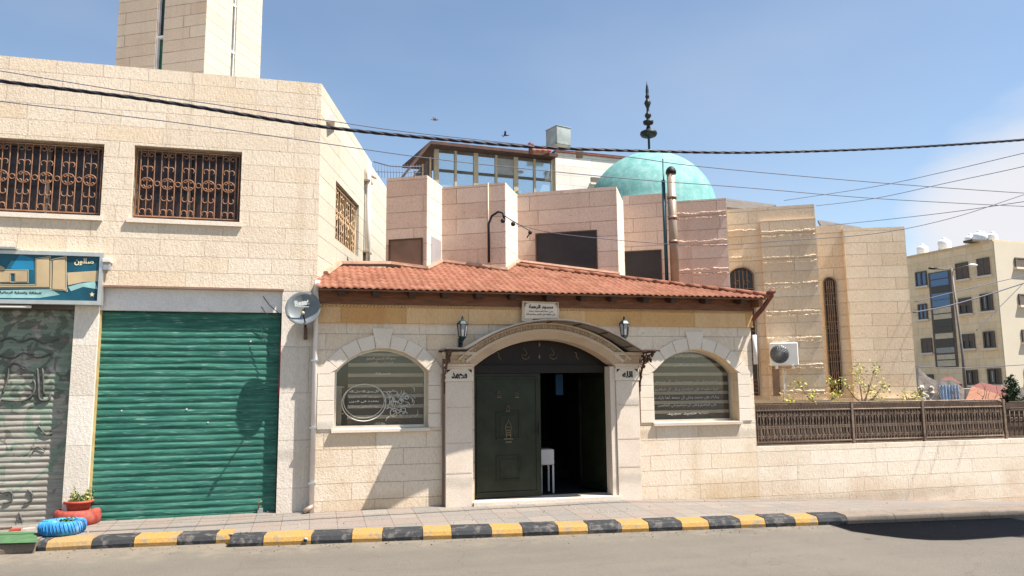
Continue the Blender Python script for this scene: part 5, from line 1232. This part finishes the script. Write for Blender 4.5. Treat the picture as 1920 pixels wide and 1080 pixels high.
def fwin(fr, p0, p1, kind, nm='window'):
    a, b = fr.at(*p0); c_, d_ = fr.at(*p1); a, c_ = min(a, c_), max(a, c_)
    if c_-a > 3.2: c_ = a+3.2
    g = MB()
    for q in ((a, a+.10, d_, b), (c_-.10, c_, d_, b), (a+.10, c_-.10, d_, d_+.08), (a+.10, c_-.10, b-.08, b), ((a+c_)/2-.05, (a+c_)/2+.05, d_+.08, b-.08)): g.box(fr, *q, .02, .12, 'shutter_brown')
    g.box(fr, a-.12, c_+.12, d_-.14, d_-.002, .01, .25, 'trim')
    o = g.build(nm, ap); g = MB(); sp_ = d_+(b-d_)*(.45 if kind == 'half' else 0)
    g.box(fr, a+.1, c_-.1, d_+.08, b-.08, .021, .05, 'blue_glass' if kind == 'blue' else 'dark_glass')
    if kind == 'open': g.box(fr, a+.3, (a+c_)/2, d_+.2, b-.2, .051, .07, 'grey_curtain')
    g.build('glass', o)
    if kind in ('shut', 'half'): g = MB(); g.box(fr, a+.1, c_-.1, sp_+.08, b-.08, .055, .09, 'shutter_brown'); g.build('roller_blind', o)
for p0, p1, k in wins: fwin(fa, p0, p1, k)
a, b = fa.at(1758, 508); c_, d_ = fa.at(1778, 688); 
# stairwell strip of panes and panels
zz = [(510, 521, 'blue_glass'), (523, 535, 'blue_glass'), (536, 547, 'dark_glass'), (549, 561, 'blue_glass'), (562, 574, 'blue_glass'), (576, 587, 'cream_panel'), (589, 598, 'cream_panel'), (599, 612, 'dark_glass'), (613, 622, 'dark_glass'), (625, 635, 'cream_panel'), (637, 650, 'dark_glass'), (652, 662, 'grey_curtain'), (665, 674, 'cream_panel'), (676, 687, 'cream_panel')]
um = fa.at(1769, 600)[0]; g = MB(); g.box(fa, um-.95, um+.95, fa.at(1769, 689)[1], fa.at(1769, 508)[1], .005, .05, 'shutter_brown'); so_ = g.build('stair_window', ap)
for y0, y1, m in zz: g = MB(); g.box(fa, um-.75, um+.75, fa.at(1769, y1)[1], fa.at(1769, y0)[1], .055, .08, m); g.build('pane', so_)
for (p0, p1) in (((1901, 483), (1960, 505)), ((1908, 551), (1966, 575)), ((1914, 618), (1972, 643)), ((1920, 690), (1975, 715))): fwin(fb.off(.06), p0, p1, 'shut')
g = MB()
for x in (1729, 1771, 1822, 1845, 1864, 1880): pass
tk = [(1729, 470, 1.0), (1771, 461, 1.15), (1821, 452, 1.0), (1838, 449, 1.1), (1846, 447, .9), (1863, 446, .8)]
for i, (x, y, s_) in enumerate(tk):
    p = on(x, C0-Vector((.9, 0, 0))*-1.2, (.106, -.994, 0), 460); t = thing('roof_water_tank', ('white plastic water tank at the far left end of the apartment roof', 'tallest white water tank, second from the left on the apartment roof', 'white water tank, third from the left on the apartment roof, touching its right neighbour', 'wide white water tank in the middle of the close cluster on the apartment roof', 'white water tank just left of the thin roof corner clutter', 'smallest white water tank nearest the corner of the apartment roof')[i], 'water tank', 'white water tanks on the apartment roof')
    g = MB(); r = .38*s_*(p-Vector((0, 0, 0))).length/62; g.lathe((p.x, p.y, zt+.12), [(r, 0), (r, .12), (r*.97, .3*s_), (r, .5*s_), (r*.96, .66*s_), (r*.6, .8*s_)], 'white_tank', 18); g.build('body', t)
    g = MB(); g.lathe((p.x, p.y, zt+.12+.8*s_), [(r*.34, -.02), (r*.34, .12), (r*.2, .16)], 'white_tank', 14); g.build('lid', t)
g = MB(); p = on(1874, C0, (.106, -.994, 0), 460); g.box(fb, -.8, 3.2, zt+.12, zt+.28, -1.6, -.9, 'corrugated'); tag(g.build('solar_panel'), 'low dark solar water panel at the corner of the apartment roof', 'solar panel')
# street lamp pole in front of the block
lp = thing('street_lamp', 'slender grey lamp pole with two arms in front of the apartment block', 'street lamp')
b0 = camz(1812, 748, 40); x0, y0 = b0.x, b0.y; zt0 = zat(1784, 503, b0)
t0 = camz(1784, 503, 40)
g = MB(); g.tube([(x0, y0, -.3), (x0, y0, 3), (t0.x, t0.y, t0.z)], [.09, .06, .035], 'pole_grey', 10); g.build('pole', lp)
def hp_(x, y): return camz(x, y, 40)
g = MB(); g.tube([t0, hp_(1765, 505), hp_(1748, 504)], .022, 'pole_grey', 6); g.tube([hp_(1786, 506), hp_(1808, 499), hp_(1822, 497)], .02, 'pole_grey', 6); g.build('arm', lp)
for x, y, m in ((1749, 503, 'dark_iron'), (1824, 497, 'white_metal')): g = MB(); g.ball(hp_(x, y), .13, m, 6, (2.0, .8, .5)); g.build('lamp_head', lp)
# low rubble house with blue curtain and orange roof
rh = thing('white_shed', 'low whitewashed shed with a blue cloth front beyond the iron fence', 'shed')
pr_ = Frame(camz(1768, 745, 30), (.93, -.36)); pr_.o.z = 0
def rb(x, y): return pr_.at(x, y)
g = MB(); g.prism(pr_, [rb(*q) for q in ((1722, 765), (1722, 690), (1740, 706), (1752, 712), (1790, 712), (1800, 722), (1808, 730), (1808, 765))], -2.5, 0, 'rubble')
rnd = random.Random(8)
for k in range(16): x = rnd.uniform(1724, 1748); y = rnd.uniform(722, 756); a, b = rb(x, y); g.lathe(pr_.p(a, b-.1, .0), [(rnd.uniform(.03, .08), -.04), (rnd.uniform(.07, .13), .03), (rnd.uniform(.03, .08), .12)], 'rubble', 5, (rnd.gauss(0, .5), rnd.gauss(0, .5), 1), False)
g.build('wall', rh)
g = MB(); a, b = rb(1758, 722); c_, d_ = rb(1799, 762); V = []; F = []; n = 24
for i in range(n+1):
    u = a+(c_-a)*i/n; ww = .08+.05*math.sin(i*1.7); V += [pr_.p(u, d_, ww), pr_.p(u, b, ww*.7)]
for i in range(n): F.append((2*i, 2*i+2, 2*i+3, 2*i+1))
g.add(V, F, 'blue_cloth', True); g.build('curtain', rh)
g = MB(); P = [camz(x, y, d) for x, y, d in ((1760, 714, 31), (1772, 706, 33), (1784, 706, 33), (1804, 720, 31))]
g.add(P+[p-Vector((0, 0, .12)) for p in P], [(0, 1, 2, 3), (7, 6, 5, 4), (0, 4, 5, 1), (1, 5, 6, 2), (2, 6, 7, 3), (3, 7, 4, 0)], 'red_wood'); g.build('roof', rh)
orf = thing('orange_roof_house', 'small house with a sloping orange roof between the shed and the conifer', 'house')
g = MB(); P = [camz(x, y, d) for x, y, d in ((1808, 756, 30), (1822, 724, 32), (1878, 741, 30), (1882, 760, 29))]
g.add(P+[p-Vector((0, 0, .12)) for p in P], [(0, 1, 2, 3), (7, 6, 5, 4), (0, 4, 5, 1), (1, 5, 6, 2), (2, 6, 7, 3), (3, 7, 4, 0)], 'orange_roof'); g.build('roof', orf)
P = [camz(x, y, d) for x, y, d in ((1822, 724, 32.2), (1840, 717, 34), (1890, 727, 34), (1884, 743, 31))]
g = MB(); g.add(P+[p-Vector((0, 0, .12)) for p in P], [(0, 1, 2, 3), (7, 6, 5, 4), (0, 4, 5, 1), (1, 5, 6, 2), (2, 6, 7, 3), (3, 7, 4, 0)], 'red_wood'); g.build('back_slope', orf)
g = MB(); fo = Frame(camz(1812, 750, 33), (.93, -.36)); fo.o.z = 0; g.box(fo, 0, 2.1, -.3, 1.5, -3, 0, 'rubble'); g.build('wall', orf)
# ================================================================== BOUNDARY WALL AND FENCE
g = MB(); g.prism(FE, [(HU1+.002, -.6), (18, -.6), (18, .80), (HU1+.002, .815)], -.26, .0, 'wall_stone')
tag(g.build('boundary_wall'), 'long low limestone wall carrying the iron fence on the right', 'wall')
g = MB(); g.quad([(5.6, 9.86, .55), (30, 9.86, .55), (30, 30, .55), (5.6, 30, .55)], 'soil'); tag(g.build('garden_bed'), kind='structure')
fn = thing('iron_fence', 'brown wrought iron fence panels with dense scrollwork on top of the low wall', 'fence')
FF = FE.off(-.06); ue = 10.36; vb_, vt_ = .835, 1.405; vm_ = 1.305
posts = [6.01, FF.at(1599, 800)[0], FF.at(1732, 800)[0], 9.0 if False else ue]
for u in posts: g = MB(); g.box(FF, u-.018, u+.018, .80, vt_+.01, -.018, .018, 'fence_iron'); g.build('post', fn)
g = MB()
for v, r in ((vt_, .014), (vm_, .012), (vb_+.03, .012)): g.tube([FF.p(6.0, v, .0), FF.p(ue-(.12 if v == vt_ else 0), v, 0)]+([FF.p(ue-.03, v-.03, 0), FF.p(ue, v-.1, 0)] if v == vt_ else []), r, 'fence_iron', 6)
g.build('rail', fn)
g = MB(); g.box(FF, 6.0, ue, .83, vt_-.02, -.05, -.045, 'fence_sheet'); g.build('backing_sheet', fn)
for i in range(len(posts)-1):
    g = MB(); u = posts[i]+.05
    def L(q, r=.0055, w=.0): g.tube([FF.p(a, b, w) for a, b in q], r, 'fence_iron', 3, True, False)
    s_ = 1
    while u < posts[i+1]-.04:
        L([(u, vb_+.03), (u, vm_)], .006)
        L(spiral(u+.025, vm_-.07, .024, .008, math.pi*.5, s_*1.0, 7)); L(spiral(u+.025, vb_+.10, .024, .008, -math.pi*.5, s_*1.0, 7))
        L([(u+.025+.02*s_*math.sin(t*math.pi/3.5), vb_+.12+t*(vm_-vb_-.20)/7) for t in range(8)])
        L(arc(u+.025, vm_+.045, .02, -.5, math.pi+.5, 6)); L([(u+.036, vm_), (u+.036, vt_)], .004)
        L(arc(u+.025, (vb_+vm_)/2, .018, 0, math.pi*2, 6))
        u += .05; s_ = -s_
    g.build('scroll_panel', fn)
fn2 = thing('iron_fence', 'next length of the brown fence, cut by the right edge of the photo', 'fence')
g = MB(); 
for v in (1.37, 1.27, 1.24, .84): g.tube([FF.p(ue+.12, v, 0), FF.p(18, v, 0)], .012, 'fence_iron', 6)
g.build('rail', fn2); g = MB(); g.box(FF, ue+.1, 18, .83, 1.36, -.05, -.045, 'fence_sheet'); g.build('backing_sheet', fn2)
g = MB(); u = ue+.1
while u < 13: g.tube([FF.p(u, .84, 0), FF.p(u+.01, 1.24, 0)], .006, 'fence_iron', 4); g.tube([FF.p(a, b, 0) for a, b in spiral(u+.04, 1.1, .035, .01, 0, 1.3, 8)], .006, 'fence_iron', 4); u += .09
g.build('scroll_panel', fn2)
# ================================================================== PLANTS
def leafcard(g, p, s, mat, rnd):
    d = Vector((rnd.gauss(0, 1), rnd.gauss(0, 1), rnd.gauss(0, 1))).normalized(); e = d.cross(Vector((rnd.gauss(0, 1), rnd.gauss(0, 1), rnd.gauss(0, 1)))).normalized()
    g.add([p-d*s, p+e*s*.45, p+d*s, p-e*s*.45], [(0, 1, 2, 3)], mat)
def shoots(label, base, tips, Yp, seed):
    t = thing('yellow_leaved_shrub', label, 'shrub', 'yellow leaved shrubs behind the fence'); rnd = random.Random(seed); g = MB(); gl = MB()
    b = atdepth(*base, Yp); b.z = .55; mid = atdepth(base[0], base[1]-2, Yp)
    for (x, y) in tips:
        p = atdepth(x, y, Yp+rnd.uniform(-.2, .2)); m = mid.lerp(p, .45)+Vector((0, 0, -.05)); g.tube([b, mid, m, p], [.018, .014, .009, .004], 'bark', 5)
        for k in range(60):
            q = p+Vector((rnd.gauss(0, .055), rnd.gauss(0, .06), rnd.gauss(-.03, .06))); leafcard(gl, q, rnd.uniform(.014, .03), rnd.choice(['leaf_yellow', 'leaf_yellow', 'leaf_pale', 'leaf']), rnd)
        for k in range(8): q = m.lerp(p, rnd.random())+Vector((rnd.gauss(0, .03), 0, rnd.gauss(0, .03))); leafcard(gl, q, rnd.uniform(.015, .025), 'leaf_yellow', rnd)
    g.build('branches', t); gl.build('foliage', t, fixn=False)
shoots('leftmost yellow budding shrub, its shoots rising beside the air conditioner', (1530, 760), ((1496, 716), (1522, 741), (1478, 748), (1566, 738), (1555, 712)), 10.6, 1)
shoots('tallest yellow budding shrub in front of the right hall wall', (1618, 760), ((1608, 690), (1640, 690), (1612, 715), (1656, 722), (1628, 730), (1580, 714), (1645, 740)), 10.5, 2)
shoots('sparse budding shrub at the right corner of the hall', (1708, 762), ((1698, 742), (1722, 735), (1715, 748)), 10.7, 3)
# bare branches over the shed
g = MB(); rnd = random.Random(6)
for k in range(16):
    x = rnd.uniform(1725, 1885); a = atdepth(x, 762, 12.5); p = a
    pts = [p]
    for j in range(4): p = p+Vector((rnd.uniform(-.14, .14), 0, rnd.uniform(.06, .16))); pts.append(p)
    g.tube(pts, [.012, .009, .007, .005, .003], 'bark', 4)
tag(g.build('bare_bush'), 'leafless twiggy bush behind the right end of the fence', 'bush')
cn = thing('conifer_tree', 'small dark green conifer at the right edge of the photo', 'tree')
cb_ = camz(1899, 760, 22); top = camz(1897, 706, 22); cb_.z = -.3; g = MB(); g.tube([cb_, (cb_.x, cb_.y, top.z-.1)], [.08, .01], 'bark', 6); g.build('trunk', cn)
g = MB(); rnd = random.Random(3); Ht = top.z-.2
for k in range(420):
    t = rnd.random()**.8; z = top.z-t*2.4; rmax = .08+.62*t; a = rnd.uniform(0, 6.28); L = rmax*rnd.uniform(.65, 1.1); d = Vector((math.cos(a), math.sin(a), rnd.uniform(.25, .6)))
    c = Vector((cb_.x, cb_.y, z)); e = c+d*L
    for j in range(18):
        f = rnd.uniform(.25, 1); leafcard(g, c.lerp(e, f)+Vector((rnd.gauss(0, .025), rnd.gauss(0, .025), rnd.gauss(0, .025))), rnd.uniform(.02, .045), 'needle', rnd)
g.build('crown', cn, fixn=False)
# weeds at the kerb
g = MB(); rnd = random.Random(12)
for (x, y, n, s_) in ((62, 1030, 60, .02), (74, 1026, 40, .02), (172, 1026, 18, .012), (140, 1029, 10, .01), (10, 1032, 24, .014), (40, 1038, 16, .01)):
    c = onz(x, y, RZ)
    for k in range(n): leafcard(g, c+Vector((rnd.gauss(0, .05), rnd.gauss(0, .012), abs(rnd.gauss(0, .03)))), rnd.uniform(.5, 1.3)*s_, 'weed', rnd)
o = g.build('kerb_weeds', fixn=False); tag(o, 'small weeds growing along the foot of the kerb at the far left', 'weeds', kind='stuff')
# loose grit along the gutter
g = MB(); rnd = random.Random(21)
for k in range(420):
    x = rnd.uniform(-3.2, 7.5); y = kerbY(x)-abs(rnd.gauss(0, .16))-.02; r = rnd.uniform(.003, .009); c = Vector((x, y, RZ))
    g.lathe(c, [(r, 0), (r*rnd.uniform(.5, 1), r*rnd.uniform(.5, 1.1))], rnd.choice(['kerb_plain', 'soil', 'kerb_plain']), 5, None, False)
for k in range(120):
    x = rnd.uniform(-2.4, 7); y = kerbY(x)+rnd.uniform(.2, 1.0); r = rnd.uniform(.003, .009)
    if y < 9.5: g.lathe(Vector((x, y, RZ+.088+(y-kerbY(x)-.1)*.12)), [(r, 0), (r*.7, r)], rnd.choice(['rubble', 'kerb_plain', 'soil']), 5, None, False)
tag(g.build('grit'), 'fine grit and pebbles scattered along the gutter and pavement', 'grit', kind='stuff')
# ================================================================== TYRE PLANTERS
def tyre(g, c, r, h, mat, rnd, grooves=True):
    z = c.z; prof = [(r*.60, .03), (r*.62, .0), (r*.9, .0), (r*.99, h*.18), (r*1.02, h*.5), (r*.99, h*.82), (r*.9, h), (r*.66, h*1.0), (r*.60, h*.9), (r*.58, h*.75)]
    g.lathe(c, prof, mat, 40)
    if grooves:
        for k in range(40):
            a = 2*math.pi*(k+rnd.uniform(-.25, .25))/40; P = []
            for (rr, zz, da) in ((r*.90, h*1.0, 0), (r*1.0, h*.84, .03), (r*1.035, h*.5, .09), (r*1.0, h*.16, .16)): P.append((c.x+rr*math.cos(a+da), c.y+rr*math.sin(a+da), c.z+zz))
            g.tube(P, .0055, mat, 4)
rnd = random.Random(1)
bp = thing('blue_tyre_planter', 'old tyre painted bright blue lying on the pavement as a planter', 'tyre planter')
c = onz(104, 1006, RZ+.105); c += Vector((0, .215, 0)); c.z = RZ+.10; e = onz(160, 1000, c.z); r_ = .215; print('tyre', c, e)
g = MB(); tyre(g, c, r_, .135, 'blue_rubber', rnd); g.build('tyre', bp)
g = MB(); g.lathe((c.x, c.y, c.z), [(r_*.60, .02), (r_*.6, .10), (.01, .11)], 'soil', 20); g.build('soil', bp)
g = MB()
for k in range(90): leafcard(g, c+Vector((rnd.gauss(.03, .05), rnd.gauss(0, .05), .12+abs(rnd.gauss(0, .012)))), rnd.uniform(.012, .025), 'leaf', rnd)
g.build('seedling', bp, fixn=False)
g = MB(); d = c+Vector((-.30, -.28, 0))
rp2 = thing('red_tyre_planter', 'old tyre painted red under the red flower pot beside the pillar', 'tyre planter')
c2_ = onz(134, 990, .19)+Vector((0, .2, 0)); c2_.z = .19; 
g = MB(); tyre(g, c2_, .235, .17, 'red_rubber', rnd, False); g.build('tyre', rp2); g = MB(); g.lathe(c2_, [(.12, .02), (.12, .10), (.01, .11)], 'soil', 20); g.build('soil', rp2)
pp = thing('flower_pot', 'wide red clay flower pot with a leafy plant, standing on the red tyre', 'flower pot')
c3_ = c2_+Vector((.0, .02, .135)); g = MB(); g.lathe(c3_, [(.10, .0), (.118, .06), (.125, .10), (.15, .104), (.152, .128), (.14, .132), (.125, .125), (.115, .09)], 'clay_pot', 28); g.build('pot', pp); g = MB(); g.lathe(c3_, [(.08, .06), (.117, .10), (.01, .11)], 'soil', 20); g.build('soil', pp)
g = MB(); gb = MB()
for k in range(26):
    a = rnd.uniform(0, 6.28); r1 = rnd.uniform(.04, .14); b0 = c3_+Vector((math.cos(a)*r1*.5, math.sin(a)*r1*.5, .10)); b1 = c3_+Vector((math.cos(a)*r1, math.sin(a)*r1, .13+rnd.uniform(.02, .15)))
    gb.tube([b0, b0.lerp(b1, .6)+Vector((0, 0, .02)), b1], [.004, .003, .002], 'bark', 4)
    for j in range(30): leafcard(g, b0.lerp(b1, rnd.uniform(.3, 1.05))+Vector((rnd.gauss(0, .022), rnd.gauss(0, .022), rnd.gauss(0, .018))), rnd.uniform(.010, .024), rnd.choice(['leaf', 'leaf', 'leaf_pale', 'leaf_pale']) if b1.x > c3_.x-.08 else 'leaf', rnd)
pl_ = thing('potted_plant', 'leafy green and cream plant growing in the red clay pot', 'plant'); gb.build('stem', pl_); g.build('foliage', pl_, fixn=False)
# brick scraps by the grey shutter
g = MB(); 
for (x, y, m) in ((30, 996, 'clay_pot'), (8, 994, 'soil'), (52, 995, 'rubble')): p = onz(x, y, .19); fr = Frame((p.x, p.y, 0), (1, .1)); g.box(fr, -.06, .06, .17, .215, -.05, .02, m)
tag(g.build('rubble_pieces'), 'broken bricks and scraps lying at the foot of the grey shutter', 'rubble')
# ================================================================== CABLES
def cable(pts, Y, r, mat, label, twist=False, name='overhead_wire', Y2=None, cat='wire'):
    n = len(pts); P = smooth([atdepth(x, y, Y+((Y2 or Y)-Y)*i/(n-1)) for i, (x, y) in enumerate(pts)], 6); g = MB()
    if twist:
        D = [0]
        for a, b in zip(P, P[1:]): D.append(D[-1]+(b-a).length)
        tot = D[-1]; m = int(tot/.02)
        for s_ in range(3):
            Q = []; j = 0
            for i in range(m):
                t = tot*i/(m-1)
                while j < len(D)-2 and D[j+1] < t: j += 1
                p = P[j].lerp(P[j+1], (t-D[j])/max(1e-6, D[j+1]-D[j])); a = t*2*math.pi/.42+s_*2.094
                Q.append(p+Vector((0, math.cos(a), math.sin(a)))*r*.42)
            g.tube(Q, r*.62, mat, 4)
    else: g.tube(P, r, mat, 5)
    return tag(g.build(name), label, cat)
cable([(-150, 130), (0, 152), (300, 190), (600, 237), (840, 262), (1010, 276), (1207, 283), (1400, 286), (1600, 281), (1760, 273), (1920, 262), (2080, 248)], 8.0, .019, 'cable', 'thick black twisted cable sweeping across the whole street', True, 'twisted_cable', cat='cable')
cable([(-150, 112), (0, 133), (240, 172), (600, 224), (760, 247), (1010, 274)], 8.2, .005, 'wire', 'thin wire just above the thick cable over the shop parapet')
cable([(-150, 168), (0, 190), (300, 226), (560, 262), (790, 295), (1000, 318), (1200, 337), (1400, 352), (1640, 372), (1920, 387), (2080, 392)], 8.4, .0055, 'wire', 'thin wire running below the thick cable from the shop across the dome')
cable([(700, 250), (1140, 290), (1310, 312), (1640, 342), (1920, 362), (2080, 368)], 8.6, .006, 'wire', 'thin wire passing over the top of the dome towards the cloud')
cable([(2080, 250), (1920, 287), (1780, 320), (1640, 350), (1470, 376)], 8.0, .006, 'wire', 'uppermost rising thin wire at the right, nearest the thick cable', Y2=14)
cable([(2080, 272), (1920, 312), (1780, 342), (1640, 372), (1530, 386)], 8.2, .006, 'wire', 'second rising thin wire at the right, crossing in front of the cloud', Y2=14)
cable([(2080, 312), (1920, 365), (1780, 410), (1640, 438), (1460, 452), (1300, 460), (1060, 440), (968, 420)], 8.4, .005, 'wire', 'low sagging wire from the right edge to the hook above the tiled roof', Y2=10.4)
cable([(2080, 355), (1920, 378), (1780, 398), (1640, 414), (1540, 424)], 8.4, .006, 'wire', 'wire ending at the top of the right hall wall', Y2=14)
cable([(1712, 586), (1780, 573), (1860, 550), (1920, 531), (2000, 508)], 24, .025, 'wire', 'dark wire climbing in front of the apartment block from its left side')
cable([(1715, 566), (1800, 545), (1920, 517)], 26, .016, 'wire', 'fainter wire crossing the apartment block above the dark one')
cable([(1716, 687), (1800, 690), (1920, 684)], 26, .016, 'wire', 'level wire across the lowest storey of the apartment block')
cable([(1830, 620), (1870, 580), (1920, 530)], 26, .014, 'wire', 'steep wire across the corner of the apartment block')
# ================================================================== BIRDS
def bird(x, y, s_, label, bank):
    t = bpy.data.objects.new('bird', None); bpy.data.objects.remove(t)
    p = atdepth(x, y, 24); g = MB(); g.lathe(p-Vector((.09*s_, 0, 0)), [(.004, 0), (.022, .03), (.03, .08), (.024, .13), (.014, .155), (.02, .17), (.006, .2)], 'bird', 8, (1, .1, .12))
    for sy in (-1, 1):
        a = p+Vector((.02, 0, .01)); b = a+Vector((-.02, sy*.10, .07+bank*sy*.04)); c_ = a+Vector((-.10, sy*.18, .03+bank*sy*.10)); e = a+Vector((-.08, 0, 0))
        g.add([a, b, c_, e, a+Vector((0, 0, .006)), b+Vector((0, 0, .006)), c_+Vector((0, 0, .003)), e+Vector((0, 0, .006))], [(0, 1, 2, 3), (7, 6, 5, 4), (0, 4, 5, 1), (1, 5, 6, 2), (2, 6, 7, 3), (3, 7, 4, 0)], 'bird')
    g.add([p+Vector((-.09, -.01, 0)), p+Vector((-.15, -.035, 0)), p+Vector((-.15, .035, 0)), p+Vector((-.09, .01, 0))], [(0, 1, 2, 3)], 'bird')
    tag(g.build('bird', fixn=False), label, 'bird', 'birds flying above the roofs')
bird(816, 225, 1, 'larger flying bird, left above the sunroom roof', 1); bird(948, 254, .7, 'smaller flying bird close above the thick cable', -.6)
# ================================================================== SHADOW CASTER (unseen sheet on posts, added only to darken the road at right)
ssl = thing('shadow_caster', 'unseen dark sheet on tall posts beside the road, added to shadow the gutter', 'shadow caster')
P = [onz(x, y, RZ) for x, y in ((1562, 984), (1600, 997), (1650, 1004), (1700, 1010), (1745, 1013), (1800, 1013), (1860, 1009), (1930, 1003))]
P += [Vector((12.5, 6.6, 0)), Vector((15, 6.5, 0)), Vector((15, 7.45, 0))]
top = []
for x in (11, 9, 8, 7.2, 6.6, 6.3): top.append(Vector((x, lineY(kC, kD, x)+.015, 0)))
P += top; HS = 6.6; sh_ = -SUN*((HS-RZ)/(-SUN.z)); Q = [Vector((p.x, p.y, 0))+Vector((sh_.x, sh_.y, 0)) for p in P]
fz = MB(); tris = tessellate_polygon([[Vector((q.x, q.y, 0)) for q in Q]]); nq = len(Q)
fz.add([(q.x, q.y, HS) for q in Q]+[(q.x, q.y, HS+.03) for q in Q], [tuple(t) for t in tris]+[tuple(nq+k for k in reversed(t)) for t in tris]+[(i, (i+1) % nq, nq+(i+1) % nq, nq+i) for i in range(nq)], 'caster_sheet'); fz.build('canopy', ssl)  # 'canopy' here is the sheet of the added shadow caster
for q in (Q[6], Q[9]): g = MB(); g.tube([(q.x+.3, q.y, 0), (q.x+.3, q.y, HS)], .05, 'grey_metal', 10); g.build('post', ssl)
bpy.context.view_layer.update()
